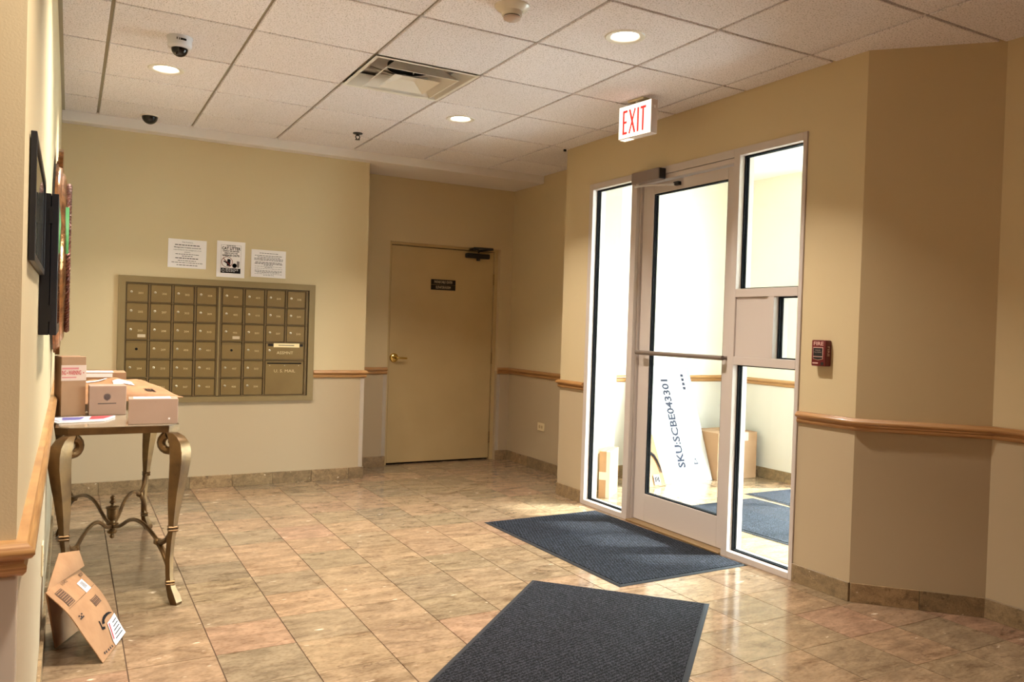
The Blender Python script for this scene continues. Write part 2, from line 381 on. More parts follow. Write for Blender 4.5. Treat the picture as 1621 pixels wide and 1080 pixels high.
wall('wall_vestibule_east', 'cream outer wall of the vestibule', [(XV, XV + 0.13, 1.87, EX0, 0, 2.8), (XV, XV + 0.13, EX1, YN, 0, 2.8), (XV, XV + 0.13, EX0, EX1, EXZ, 2.8)], VWALL)
wall('wall_vestibule_south', 'cream near end wall of the vestibule', [(3.9, XV, 1.87, 2.0, 0, 2.8), (3.9, 4.0, 2.0, 2.6, 0, 2.8), (3.5, 4.0, 2.6, 2.72, 0, 2.8)], VWALL)
struct('ceiling_vestibule', 'white ceiling of the vestibule', 'ceiling', MB().box(3.5, XV + 0.13, 1.87, YN + 0.13, 2.72, 2.8).build('ceiling_vestibule', WHITEWALL))
struct('ceiling_soffit', 'pale lowered soffit strip along the back wall', 'ceiling', MB().box(XL, XR, 6.315, YA, 2.61, H + 0.12, 0.003).build('ceiling_soffit', SOFFIT))
struct('ground', 'pale concrete pavement outside', 'ground', MB().box(XV + 0.13, 16, -6, 14, -0.2, -0.02).build('ground', CONC))

# ------------------------------------------------------------------ floor with single tiles
TX0, TXS, TY0, TYS = 0.5135, 0.3060, 3.4945, 0.3048
floor = struct('floor', 'polished beige marble tile floor', 'floor', MB().box(-2.82, XV + 0.13, -3.12, YA + 0.16, -0.1, -0.0035).build('floor', GROUT))
gapx, gapy = 0.0044, 0.0023
mb = MB(); mb.box(-TXS / 2 + gapx / 2, TXS / 2 - gapx / 2, -TYS / 2 + gapy / 2, TYS / 2 - gapy / 2, -0.02, 0.0)
tile_me = mb.mesh('tile'); tile_me.materials.append(TILE)
far = MB(); ntile = 0
def room_at(x, y):
    if 1.6 < y < YB and XL - 0.3 < x < XS + 0.14: return True
    if YB <= y < YA + 0.3 and 1.95 < x < XR + 0.2: return True
    if 5.2 < y < YA and XS < x < XR + 0.2: return True
    if y <= 2.6 and y > 1.4 and XS - 0.1 < x < XR + 0.2: return True
    if y <= 1.75 and -2.8 < x < XR + 0.2: return True
    if 3.4 < x < XV + 0.2 and (2.7 if x < 3.9 else 1.9) < y < YN + 0.2: return True
    return False
CAND = []
for i in range(-12, 19):
    for j in range(-23, 14):
        x = TX0 + (i + 0.5) * TXS; y = TY0 + (j + 0.5) * TYS
        if not room_at(x, y): continue
        p = to_px(x, y, 0)
        vis = p is not None and -60 < p[0] < 1690 and 690 < p[1] < 1150
        if x > XS + 0.1 and y < 5.2 and vis and p[0] > 1262: vis = False
        CAND.append((x, y, vis))
for x, y, vis in CAND:
    if vis and ntile < 300:
        o = ob('floor_tile', tile_me, floor, (x, y, 0)); ntile += 1
        o.rotation_euler = (random.uniform(-0.0008, 0.0008), random.uniform(-0.0008, 0.0008), random.choice((0, PI)))
        o.location.y += random.uniform(-0.0006, 0.0006)
    else:
        far.box(x - TXS / 2 + gapx / 2, x + TXS / 2 - gapx / 2, y - TYS / 2 + gapy / 2, y + TYS / 2 - gapy / 2, -0.02, 0.0)
o = far.build('floor_tiles_beyond', TILE, floor); o['kind'] = 'stuff'
print('floor tiles', ntile, len(CAND))

# ------------------------------------------------------------------ ceiling: tiles, grid, soffit
ceil = struct('ceiling', 'suspended ceiling of speckled square tiles', 'ceiling', MB().box(-2.82, 3.9, -3.12, YA + 0.16, H + 0.13, H + 0.2).build('ceiling', WHITEWALL))
GX0, GY0, GS = 0.1449, 4.0261, 0.6096
def cell_c(i, j): return GX0 + (i + 0.5) * GS, GY0 + (j + 0.5) * GS
LIGHTS = [(0, 1), (3, 1), (3, -2), (0, -2), (0, -5), (-3, -8), (0, -8)]  # last three are unseen fill lamps, added to brighten the lobby
DIFF = (2, 0)
gap = 0.017
def tile_mesh(x0, x1, y0, y1, hole=None):
    mb = MB(); b = 0.0025
    if hole is None:
        vs = mb.poly([(x0 + b, y0 + b, 0), (x1 - b, y0 + b, 0), (x1 - b, y1 - b, 0), (x0 + b, y1 - b, 0),
                      (x0, y0, b), (x1, y0, b), (x1, y1, b), (x0, y1, b), (x0, y0, 0.02), (x1, y0, 0.02), (x1, y1, 0.02), (x0, y1, 0.02)],
                     [(3, 2, 1, 0), (0, 1, 5, 4), (1, 2, 6, 5), (2, 3, 7, 6), (3, 0, 4, 7), (4, 5, 9, 8), (5, 6, 10, 9), (6, 7, 11, 10), (7, 4, 8, 11), (8, 9, 10, 11)])
    else:
        N = 32
        def ringpts(ins, z):
            out = []
            for k in range(N):
                a = 2 * PI * k / N; c, s = math.cos(a), math.sin(a); q = max(abs(c), abs(s))
                out.append((c / q * (x1 - ins), s / q * (y1 - ins), z))
            return out
        rings = [[(hole * math.cos(2 * PI * k / N), hole * math.sin(2 * PI * k / N), 0.02) for k in range(N)],
                 [(hole * math.cos(2 * PI * k / N), hole * math.sin(2 * PI * k / N), 0.0) for k in range(N)],
                 ringpts(b, 0), ringpts(0, b), ringpts(0, 0.02)]
        vr = [[mb.bm.verts.new(p) for p in r] for r in rings]
        for A, B in zip(vr, vr[1:] + vr[:1]):
            for k in range(N): mb.bm.faces.new((A[k], A[(k + 1) % N], B[(k + 1) % N], B[k]))
    me = mb.mesh('ceiling_tile'); me.materials.append(CTILE); return me
full_me = tile_mesh(-GS / 2 + gap / 2, GS / 2 - gap / 2, -GS / 2 + gap / 2, GS / 2 - gap / 2)
hole_me = tile_mesh(-GS / 2 + gap / 2, GS / 2 - gap / 2, -GS / 2 + gap / 2, GS / 2 - gap / 2, 0.078)
for i in range(-5, 7):
    for j in range(-12, 4):
        if (i, j) == DIFF: continue
        cx, cy = cell_c(i, j); x0, x1, y0, y1 = cx - GS / 2 + gap / 2, cx + GS / 2 - gap / 2, cy - GS / 2 + gap / 2, cy + GS / 2 - gap / 2
        xa, xb = max(x0, -2.7), x1; ya, yb = max(y0, -3.0), min(y1, 6.313)
        if cy > 1.9: xa = max(xa, XL)
        lim = XS if 2.8 < cy < 5.2 else XR
        xb = min(xb, lim)
        if xb - xa < 0.02 or yb - ya < 0.02: continue
        if (i, j) in LIGHTS: ob('ceiling_tile', hole_me, ceil, (cx, cy, H))
        elif abs(xa - x0) + abs(xb - x1) + abs(ya - y0) + abs(yb - y1) < 1e-6: ob('ceiling_tile', full_me, ceil, (cx, cy, H))
        else: ob('ceiling_tile', tile_mesh(xa - cx, xb - cx, ya - cy, yb - cy), ceil, (cx, cy, H))
for i in range(-4, 7):
    x = GX0 + i * GS; y1 = 6.315; y0 = -3.0 if x < XS else -3.0
    if x < XL: y1 = 1.6
    MB().box(x - 0.0075, x + 0.0075, y0, y1, H + 0.012, H + 0.03).build('grid_bar', TBAR, ceil)
for j in range(-11, 5):
    y = GY0 + j * GS
    if y > 6.3: continue
    x0 = XL if y > 1.6 else -2.7
    MB().box(x0, XR, y - 0.0075, y + 0.0075, H + 0.0123, H + 0.028).build('grid_bar', TBAR, ceil)
# wall angle along the edges
MB().box(XL, XL + 0.018, 1.6, 6.315, H - 0.002, H + 0.02).build('wall_angle', TBAR, ceil)

# ------------------------------------------------------------------ swept trims
RAILP = [(0, -0.031), (0.011, -0.029), (0.016, -0.022), (0.017, -0.013), (0.012, -0.008), (0.013, -0.002), (0.024, 0.003), (0.029, 0.010), (0.028, 0.018), (0.020, 0.024), (0.016, 0.030), (0, 0.031)]
def sweep(prof, path, z):
    mb = MB(); n = len(path); P = [Vector((p[0], p[1])) for p in path]
    dirs = [(P[i + 1] - P[i]).normalized() for i in range(n - 1)]
    nor = [Vector((-d.y, d.x)) for d in dirs]
    rings = []
    for i in range(n):
        if i == 0: m = nor[0]
        elif i == n - 1: m = nor[-1]
        else: m = (nor[i - 1] + nor[i]) / (1 + nor[i - 1].dot(nor[i]))
        rings.append([mb.bm.verts.new((P[i].x + m.x * o, P[i].y + m.y * o, z + h)) for o, h in prof])
    for a, b in zip(rings, rings[1:]):
        for k in range(len(prof)):
            q = (k + 1) % len(prof); mb.bm.faces.new((a[k], a[q], b[q], b[k]))
    mb.bm.faces.new(rings[0]); mb.bm.faces.new(rings[-1][::-1])
    return mb
MX0, MX1, MZ0, MZ1 = 0.303, 1.72, 0.655, 1.578     # mailbox bank outline
RAILS = [   # room on the left of the path
    ('oak chair rail along the left wall, wrapping its near corner', [(XL, YB - 0.03), (XL, 1.60), (-2.7, 1.60)]),
    ('short oak chair rail left of the mailboxes', [(MX0 - 0.001, YB), (XL + 0.03, YB)]),
    ('oak chair rail between mailboxes and alcove corner', [(2.15, YB + 0.2), (2.15, YB), (MX1 + 0.001, YB)]),
    ('short dark oak rail left of the painted door', [(DX0, YA), (2.15, YA)]),
    ('oak rail in the alcove from the door to its side wall', [(XR, 5.30), (XR, YA), (DX1, YA)]),
    ('oak rail left of the glass entrance', [(XS, SF1 + 0.001), (XS, 5.29), (XR - 0.03, 5.29)]),
    ('oak rail right of the glass entrance, bending round the angled wall', [(XR, -3.0), (XR, 2.18), (XS, 2.605), (XS, SF0 - 0.001)]),
    ('oak rail on the vestibule end and outer walls', [(XV, EX1 + 0.06), (XV, YN), (3.87, YN)]),
]
for k, (lab, path) in enumerate(RAILS):
    struct('trim_%d' % (k + 1), lab, 'chair rail', sweep(RAILP, path, RZ).build('trim_%d' % (k + 1), OAK, smooth=50))

BH, BT, BL = 0.093, 0.012, 0.305
bfull = {}
def baseboard(side, label, runs):
    root = ob('baseboard_' + side, None); struct('baseboard_' + side, label, 'baseboard', root)
    for (p0, p1, first) in runs:
        a = Vector(p0); b = Vector(p1); L = (b - a).length; d = (b - a) / L; ang = math.atan2(d.y, d.x)
        s = 0.0; ln = first
        while s < L - 0.004:
            e = min(s + ln, L); w = e - s - 0.0016
            if w > 0.01:
                key = round(w, 3)
                if key not in bfull:      # local +x along the wall, +y towards the room
                    mb = MB(); mb.box(0, w, -0.001, BT, 0.0, BH, 0.0015); bfull[key] = mb.mesh('stone_piece'); bfull[key].materials.append(BASE)
                q = a + d * (s + 0.0008); ob('stone_piece', bfull[key], root, (q.x, q.y, 0.0), ang)
            s = e; ln = BL
baseboard('left', 'marble skirting along the left wall', [((XL, YB), (XL, 1.60 - BT), 0.2), ((XL, 1.60), (-2.7, 1.60), BL)])
baseboard('back', 'marble skirting below the mailboxes', [((2.15 + BT, YB), (XL + BT, YB), 0.13), ((2.15, YA), (2.15, YB), BL)])
baseboard('alcove', 'marble skirting in the door alcove', [((DX0, YA), (2.15 + BT, YA), 0.3), ((XR, YA), (DX1, YA), 0.2), ((XR, 5.29), (XR, YA), 0.25)])
baseboard('storefront', 'marble skirting left of the glass entrance', [((XS, SF1), (XS, 5.29), 0.36)])
ch = Vector((XS - XR, 2.605 - 2.18))
baseboard('right', 'marble skirting right of the glass entrance and round the angled wall', [((XS, 2.600), (XS, SF0), 0.36), ((XR, 2.18), (XS - 0.0036, 2.6087), 0.28), ((XR, -3.0), (XR, 2.18), 0.30)])
baseboard('vestibule', 'marble skirting in the vestibule', [((XV, EX1), (XV, YN), 0.25), ((XV, YN), (3.87, YN), 0.25)])

# ------------------------------------------------------------------ recessed downlights (these light the lobby)
def make_downlight():
    r = ob('recessed_downlight', None)
    mb = MB(); mb.lathe([(0.060, 0.016), (0.064, 0.004), (0.072, -0.003), (0.092, -0.004), (0.097, 0.0), (0.097, 0.002), (0.060, 0.018)], 40, close=False)
    mb.build('trim_ring', WHITE, r, smooth=True)
    MB().lathe([(0.076, 0.004), (0.074, 0.09), (0.0, 0.092)], 32, close=False).build('housing', WHITE, r, smooth=True)
    MB().lathe([(0.0645, 0.016), (0.05, 0.009), (0.03, 0.006), (0.001, 0.005)], 32).build('lens', LENS, r, smooth=True)
    ld = bpy.data.lights.new('downlight_lamp', 'AREA'); ld.shape = 'DISK'; ld.size = 0.12; ld.energy = LAMP_W; ld.color = LAMP_COL; ld.spread = math.radians(115)
    lo = bpy.data.objects.new('lamp', ld); COL.objects.link(lo); lo.parent = r; lo.location = (0, 0, 0.001)
    return r
dl = make_downlight()
DLLAB = {(0, -2): 'lit recessed downlight above the near end of the console table', (0, -5): 'added unseen fill downlight right above the viewer', (-3, -8): 'added unseen fill downlight in the left rear corner behind the viewer', (0, -8): 'added unseen fill downlight straight behind the viewer', (0, 1): 'lit recessed ceiling downlight between the two camera domes', (3, 1): 'lit recessed ceiling downlight right of the square air diffuser', (3, -2): 'lit recessed ceiling downlight nearest the exit sign'}
for k, c in enumerate(LIGHTS):
    o = dl if k == 0 else copy_tree(dl)
    x, y = cell_c(*c); o.location = (x, y, H)
    tag(o, DLLAB.get(c), 'downlight', 'recessed ceiling downlights')

# ------------------------------------------------------------------ air diffuser
cx, cy = cell_c(*DIFF)
df = thing('air_diffuser', 'square white louvred ceiling air diffuser with nested frames', 'air vent', (cx, cy, H))
def frustum(mb, a, za, b, zb, t=0.0015):
    P = []
    for (h, z) in ((a, za), (b, zb), (b - t, zb + t), (a - t, za + t)):
        P.append([(h * sx, h * sy, z) for sx, sy in ((-1, -1), (1, -1), (1, 1), (-1, 1))])
    vr = [[mb.bm.verts.new(p) for p in r] for r in P]
    for A, B in zip(vr, vr[1:] + vr[:1]):
        for k in range(4): mb.bm.faces.new((A[k], A[(k + 1) % 4], B[(k + 1) % 4], B[k]))
mb = MB(); frustum(mb, 0.302, -0.004, 0.282, -0.004, 0.004); frustum(mb, 0.283, -0.004, 0.246, 0.062, 0.003); mb.build('outer_frame', WHITE, df)
mb = MB(); frustum(mb, 0.214, -0.022, 0.206, -0.022, 0.003); frustum(mb, 0.214, -0.022, 0.140, 0.045, 0.003); mb.build('louvre_ring', WHITE, df)
mb = MB(); mb.poly([(0.136 * sx, 0.136 * sy, -0.026) for sx, sy in ((-1, -1), (1, -1), (1, 1), (-1, 1))] + [(0.046 * sx, 0.046 * sy, 0.010) for sx, sy in ((-1, -1), (1, -1), (1, 1), (-1, 1))],
                   [(0, 1, 5, 4), (1, 2, 6, 5), (2, 3, 7, 6), (3, 0, 4, 7), (4, 5, 6, 7)])
mb.build('centre_cone', WHITE, df)
mb = MB(); mb.box(-0.30, 0.30, -0.30, 0.30, 0.085, 0.09); mb.build('back_pan', ALU, df)
MB().lathe([(0.125, 0.06), (0.125, 0.084), (0.0, 0.0845)], 32, close=False).build('duct_collar', DUCT, df, smooth=True)
for a in (0.5, 2.6, 4.7):
    mb = MB(); mb.tube([(0.06 * math.cos(a), 0.06 * math.sin(a), 0.02), (0.23 * math.cos(a), 0.23 * math.sin(a), 0.07)], 0.008, 4, flat=0.3); mb.build('support_strap', STEEL, df)

# ------------------------------------------------------------------ ceiling devices
def dome_camera(loc):
    t = thing('dome_camera', 'white ceiling dome security camera with a black lens dome', 'security camera', loc)
    MB().lathe([(0.062, 0.0), (0.062, -0.006), (0.057, -0.012), (0.057, -0.045), (0.048, -0.055), (0.040, -0.056)], 36).build('housing', CAMW, t, smooth=True)
    MB().lathe([(0.040, -0.054)] + [(0.040 * math.cos(a), -0.055 - 0.040 * math.sin(a)) for a in [i * PI / 2 / 8 for i in range(1, 8)]] + [(0.001, -0.095)], 32).build('lens_dome', DOME, t, smooth=True)
    for k, (an, w, z) in enumerate(((-1.62, 0.010, -0.022), (-1.45, 0.008, -0.022), (-1.3, 0.008, -0.022), (-1.8, 0.004, -0.022), (-2.0, 0.004, -0.02))):
        x, y = 0.0575 * math.cos(an), 0.0575 * math.sin(an)
        MB().box(-w / 2, w / 2, -0.0008, 0.0008, -0.005, 0.005).build('printed_mark', BLACKM, t, (x, y, z), an + PI / 2)
    return t
dome_camera((0.455, 4.345, H)).rotation_euler = (0, 0, 0.1)
t = thing('dome_camera', 'small all-black half-round security dome near the back wall', 'security camera', (0.462, 6.145, H))
MB().lathe([(0.062, 0.0), (0.062, -0.004), (0.054, -0.006)], 32).build('ring', SOFFIT, t, smooth=True)
MB().lathe([(0.052 * math.cos(a), -0.005 - 0.052 * math.sin(a)) for a in [i * PI / 2 / 8 for i in range(0, 8)]] + [(0.001, -0.057)], 32).build('lens_dome', DOME, t, smooth=True)
t = thing('smoke_detector', 'round white smoke detector on the ceiling', 'smoke detector', (1.655, 3.09, H))
MB().lathe([(0.077, 0.0), (0.077, -0.004), (0.070, -0.012), (0.055, -0.022), (0.049, -0.026), (0.043, -0.042), (0.038, -0.044)], 40).build('base', mat('detector_white', (214, 206, 190), 0.2), t, smooth=25)
MB().lathe([(0.036, -0.044), (0.036, -0.048)], 32).build('vent_slot', RUBBER, t, smooth=25)
MB().lathe([(0.038, -0.048), (0.037, -0.056), (0.030, -0.060), (0.001, -0.061)], 32).build('sensor_cap', mat('detector_cap', (196, 176, 164), 0.4), t, smooth=True)
t = thing('fire_sprinkler', 'small dark pendent fire sprinkler head near the soffit', 'sprinkler', (1.827, 5.75, H))
MB().lathe([(0.036, 0.0), (0.034, -0.006), (0.012, -0.010), (0.011, -0.02)], 24).build('escutcheon', BLACK, t, smooth=True)
mb = MB()
for s in (-1, 1): mb.tube([(0.011 * s, 0, -0.018), (0.016 * s, 0, -0.030), (0.006 * s, 0, -0.045)], 0.004, 6)
mb.build('frame_arms', BLACK, t); MB().lathe([(0.018, -0.046), (0.018, -0.049)], 16).build('deflector', BLACK, t)
MB().box(-0.008, 0.012, -0.006, 0.006, -0.016, 0).build('bracket', BLACK, tag(ob('corner_gap', None, None, (3.33, 5.285, H)), 'tiny black block standing for the gap where ceiling meets the wall corner', 'bracket'))  # black block stands for a tiny dark gap in the corner

# ------------------------------------------------------------------ exit sign
ex = thing('exit_sign', 'illuminated white ceiling sign with red EXIT letters', 'exit sign', (2.965, 3.893, 2.452), math.atan2(-0.274, 0.030))
# local x along the sign (towards the viewer's right), -y towards the room
W2 = 0.139
mb = MB(); mb.box(-W2, W2, -0.026, 0.026, 0.0, 0.2, 0.003); mb.build('housing', mat('exit_housing', (206, 190, 182), 0.4), ex)
MB().box(-W2 + 0.004, W2 - 0.004, -0.0285, -0.0262, 0.004, 0.196).build('face_panel', EXITFACE, ex)
def bars(parent, m, segs, y0, y1, name):
    mb = MB()
    for (xa, za, xb, zb, w) in segs:
        d = Vector((xb - xa, zb - za)); d.normalize(); nx, nz = -d.y * w / 2, d.x * w / 2
        mb.prism_xz([(xa - nx, za - nz), (xb - nx, zb - nz), (xb + nx, zb + nz), (xa + nx, za + nz)], y0, y1)
    return mb.build(name, m, parent)
z0, z1, zm = 0.026, 0.170, 0.098; w = 0.0135
bars(ex, EXITRED, [(-0.094, z0, -0.094, z1, w), (-0.098, z1 - 0.007, -0.062, z1 - 0.007, 0.014), (-0.098, zm, -0.067, zm, 0.013), (-0.098, z0 + 0.007, -0.062, z0 + 0.007, 0.014)], -0.0298, -0.0284, 'letter_e')
bars(ex, EXITRED, [(-0.043, z0, 0.004, z1, w * 0.8), (-0.043, z1, 0.004, z0, w)], -0.0298, -0.0284, 'letter_x')
bars(ex, EXITRED, [(0.030, z0, 0.030, z1, w)], -0.0298, -0.0284, 'letter_i')
bars(ex, EXITRED, [(0.072, z0, 0.072, z1, w), (0.050, z1 - 0.007, 0.095, z1 - 0.007, 0.014)], -0.0298, -0.0284, 'letter_t')
MB().box(-0.065, 0.065, -0.03, 0.03, H - 2.452 - 0.014, H - 2.452, 0.003).build('canopy', mat('canopy_metal', (206, 194, 160), 0.4), ex)
MB().lathe([(0.018, 0.19), (0.018, H - 2.452 - 0.013)], 16).build('stem', WHITE, ex)
MB().box(W2 - 0.0005, W2 + 0.0012, -0.004, 0.004, 0.148, 0.164).build('side_clip', PAPER, ex)
MB().box(-W2 + 0.01, -W2 + 0.09, -0.02, 0.02, -0.0016, 0.001).build('downlight_window', EXITFACE, ex)

# ------------------------------------------------------------------ painted door in the alcove
dr = ob('door_1', None); struct('door_1', 'tan painted flush door with a black nameplate in the alcove', 'door', dr)
SX0, SX1, SZ1, SY = 2.552, 3.598, 2.006, 6.935
mb = MB(); mb.box(DX0, SX0 - 0.005, YA + 0.052, YA + 0.15, 0, DZ1); mb.box(SX1 + 0.005, DX1, YA + 0.046, YA + 0.15, 0, DZ1); mb.box(SX0 - 0.005, SX1 + 0.005, YA + 0.052, YA + 0.15, SZ1 + 0.007, DZ1)
mb.box(SX0 - 0.003, SX1 + 0.003, SY + 0.05, YA + 0.15, 0.0, 0.006)
mb.build('frame', DOORP, dr)
MB().box(SX0 + 0.001, SX1 - 0.001, SY, SY + 0.045, 0.014, SZ1, 0.0015).build('slab', DOORP, dr)
MB().box(SX0 - 0.02, SX1 + 0.02, SY + 0.046, SY + 0.08, 0.0, SZ1 + 0.02).build('gap_shade', DUCT, dr)  # black sheet behind the slab: shade of the door gap put into colour
for z in (1.745, 0.985, 0.215):
    h = MB().lathe([(0.0085, -0.054), (0.0085, 0.054)], 12).build('hinge', HINGE, dr, (SX1 + 0.003, SY - 0.008, z), smooth=True)
    MB().box(-0.0015, 0.028, 0.003, 0.0055, -0.05, 0.05).build('hinge_leaf', HINGE, h)
hd = MB().lathe([(0.041, 0.0), (0.041, -0.006), (0.034, -0.014), (0.018, -0.018), (0.014, -0.02)], 32, axis='y').build('handle', BRASS, dr, (2.600, SY, 0.980), smooth=True)
mb = MB(); mb.tube([(0, -0.016, 0), (0, -0.048, 0), (0.012, -0.058, 0), (0.04, -0.058, 0.0), (0.075, -0.056, -0.002), (0.108, -0.052, -0.003)], [0.0115, 0.0115, 0.0115, 0.0095, 0.009, 0.0085], 12)
mb.build('lever', BRASS, hd, smooth=True)
MB().lathe([(0.006, 0), (0.006, -0.061)], 12, axis='y').build('keyway', BLACKM, hd)
cl = MB().box(3.283, 3.535, SY - 0.048, SY - 0.001, 1.938, 1.984, 0.012, 3).build('closer_body', BLACK, dr, smooth=True)
MB().lathe([(0.018, -0.012), (0.018, 0.012)], 20).build('closer_spindle', BLACK, cl, (3.415, SY - 0.03, 1.928))
mb = MB(); mb.tube([(3.415, SY - 0.035, 1.99), (3.415, SY - 0.035, 2.008), (3.40, SY - 0.05, 2.012)], 0.008, 8)
mb.tube([(3.415, SY - 0.04, 2.010), (3.50, SY - 0.17, 2.02)], 0.010, 6); mb.tube([(3.50, SY - 0.17, 2.024), (3.34, SY - 0.075, 2.030)], 0.009, 6)
mb.box(3.325, 3.385, SY - 0.10, SY - 0.005, 2.012, 2.03, 0.003)
mb.build('closer_arm', BLACK, dr, smooth=True)
SIGNB = mat('sign_black', (18, 14, 12), 0.3); SIGNT = mat('sign_letter', (224, 208, 182), 0.6)
for k, (z0, z1, a, b) in enumerate(((1.669, 1.717, 'PHONE/CABLE CENTER', 0.185), (1.619, 1.667, 'ELEVATOR ROOM', 0.15))):
    p = MB().box(2.945, 3.196, SY - 0.004, SY, z0, z1, 0.001).build('sign_plate', SIGNB, dr)
    words = a.split(' ')
    caps = []
    text(p, SIGNT, a.title() if False else a, 0.034, x=3.07, z=(z0 + z1) / 2, y=SY - 0.0045, fit=b)

# ------------------------------------------------------------------ glass entrance: sidelights (window_1) and door (door_2)
w1 = ob('window_1', None); struct('window_1', 'pale aluminium framed glass sidelights of the entrance', 'window', w1)
F0, F1 = 3.350, 3.466          # frame depth in x
GXP = 3.405                    # glass plane
def fr(name, y0, y1, z0, z1, x0=F0, x1=F1, m=ALU, par=None):
    return MB().box(x0, x1, y0, y1, z0, z1, 0.0015).build(name, m, par or w1)
YJ = [SF0 + 0.001, 2.978, 3.430, 3.478, 4.372, 4.440, 4.906, SF1 - 0.001]
fr('jamb', YJ[6], YJ[7], 0, SFZ - 0.001); fr('jamb', YJ[0], YJ[1], 0, SFZ - 0.001)
fr('mullion', YJ[4] + 0.012, YJ[5], 0, SFZ - 0.001); fr('mullion', YJ[2], YJ[3], 0, SFZ - 0.001)
fr('mullion_stop', YJ[4], YJ[4] + 0.012, 0, 2.275, F0 + 0.03, F1)
fr('header', YJ[5], YJ[6], 2.315, SFZ - 0.001); fr('header', YJ[1], YJ[2], 2.315, SFZ - 0.001)
fr('header', YJ[3], YJ[4] + 0.012, 2.312, SFZ - 0.001); fr('header_cover', YJ[3], YJ[4] + 0.012, 2.282, 2.309, F0 + 0.008, F1)
fr('sill', YJ[5], YJ[6], 0, 0.034); fr('sill', YJ[1], YJ[2], 0, 0.034)
fr('rail', YJ[1], YJ[2], 1.500, 1.548); fr('rail', YJ[1], YJ[2], 1.112, 1.160)
fr('small_mullion', 3.140, 3.183, 1.160, 1.500)
fr('blank_panel', 3.183, YJ[2], 1.160, 1.500, 3.362, 3.372)
def pane(y0, y1, z0, z1, par=None, x=GXP, name='glass_pane'):
    MB().box(x - 0.003, x + 0.003, y0 + 0.002, y1 - 0.002, z0 + 0.002, z1 - 0.002).build(name, GLASS, par or w1)
    mb = MB(); g = 0.007
    for xs in ((x - 0.016, x - 0.0032), (x + 0.0032, x + 0.016)):
        mb.box(xs[0], xs[1], y0, y0 + g, z0, z1); mb.box(xs[0], xs[1], y1 - g, y1, z0, z1)
        mb.box(xs[0], xs[1], y0 + g, y1 - g, z0, z0 + g); mb.box(xs[0], xs[1], y0 + g, y1 - g, z1 - g, z1)
    mb.build('gasket', RUBBER, par or w1)
pane(YJ[5], YJ[6], 0.034, 2.315); pane(YJ[1], YJ[2], 1.548, 2.315); pane(YJ[1], 3.140, 1.160, 1.500); pane(YJ[1], YJ[2], 0.034, 1.112)
d2 = ob('door_2', None); struct('door_2', 'aluminium framed glass entrance door with a push bar', 'door', d2)
DA, DB = YJ[3] + 0.003, YJ[4] - 0.003; DF0, DF1 = 3.398, 3.443
for nm, y0, y1, z0, z1 in (('stile', DA, DA + 0.088, 0.016, 2.276), ('stile', DB - 0.112, DB, 0.016, 2.276), ('bottom_rail', DA + 0.088, DB - 0.112, 0.016, 0.200), ('top_rail', DA + 0.088, DB - 0.112, 2.206, 2.276)):
    fr(nm, y0, y1, z0, z1, DF0, DF1, ALU, d2)
pane(DA + 0.088, DB - 0.112, 0.200, 2.206, d2, 3.420)
mb = MB(); mb.tube([(3.352, DB - 0.035, 1.146), (3.352, DA + 0.035, 1.146)], 0.0145, 14)
pb = mb.build('push_bar', ALUD, d2, smooth=True)
for y in (DB - 0.05, DA + 0.045): MB().tube([(3.352, y, 1.146), (3.400, y, 1.146)], 0.011, 10).build('bracket', ALUD, pb, smooth=True)
mb = MB(); y = DA + 0.044; mb.tube([(3.443, y, 1.17), (3.500, y, 1.17), (3.505, y, 1.10), (3.505, y, 0.98), (3.500, y, 0.90), (3.443, y, 0.90)], 0.011, 10)
mb.build('pull_handle', ALUD, d2, smooth=True)
cb = MB().box(3.290, 3.349, 4.085, 4.372, 2.272, 2.346, 0.004).build('closer_body', mat('closer_paint', (130, 114, 106), 0.45), d2)
MB().box(3.296, 3.345, 4.082, 4.085, 2.276, 2.342).build('end_cap', BLACK, cb)
mb = MB(); mb.tube([(3.318, 4.335, 2.274), (3.318, 4.335, 2.258)], 0.010, 10); mb.tube([(3.312, 4.355, 2.258), (3.322, 4.20, 2.250), (3.368, 4.02, 2.234)], 0.0075, 8)
mb.build('closer_arm', mat('arm_metal', (206, 200, 196), 0.35, metal=0.3), d2, smooth=True)
MB().box(3.366, 3.397, 3.985, 4.03, 2.228, 2.252, 0.003).build('arm_shoe', BLACK, d2)
MB().box(3.334, 3.474, YJ[3], YJ[4], 0.0, 0.013, 0.003).build('threshold', BRONZE, d2)
# outer glazing of the vestibule (daylight comes in here)
w2 = ob('window_2', None); struct('window_2', 'aluminium framed outer glazing of the vestibule', 'window', w2)
for nm, y0, y1, z0, z1 in (('jamb', EX0, EX0 + 0.05, 0, EXZ), ('jamb', EX1 - 0.05, EX1, 0, EXZ), ('header', EX0 + 0.05, EX1 - 0.05, EXZ - 0.05, EXZ), ('sill', EX0 + 0.05, EX1 - 0.05, 0, 0.04), ('mullion', 3.88, 3.93, 0.04, EXZ - 0.05), ('mullion', 2.92, 2.97, 0.04, EXZ - 0.05)):
    fr(nm, y0, y1, z0, z1, XV + 0.01, XV + 0.12, ALU, w2)
for y0, y1 in ((EX0 + 0.05, 2.92), (2.97, 3.88), (3.93, EX1 - 0.05)): MB().box(XV + 0.06, XV + 0.066, y0, y1, 0.04, EXZ - 0.05).build('glass_pane', GLASS, w2)
pd = bpy.data.lights.new('sky_portal', 'AREA'); pd.shape = 'RECTANGLE'; pd.size = EX1 - EX0; pd.size_y = EXZ
pd.cycles.is_portal = True
po = bpy.data.objects.new('sky_portal', pd); COL.objects.link(po); po.location = (XV + 0.14, (EX0 + EX1) / 2, EXZ / 2); po.rotation_euler = (PI / 2, 0, PI / 2)

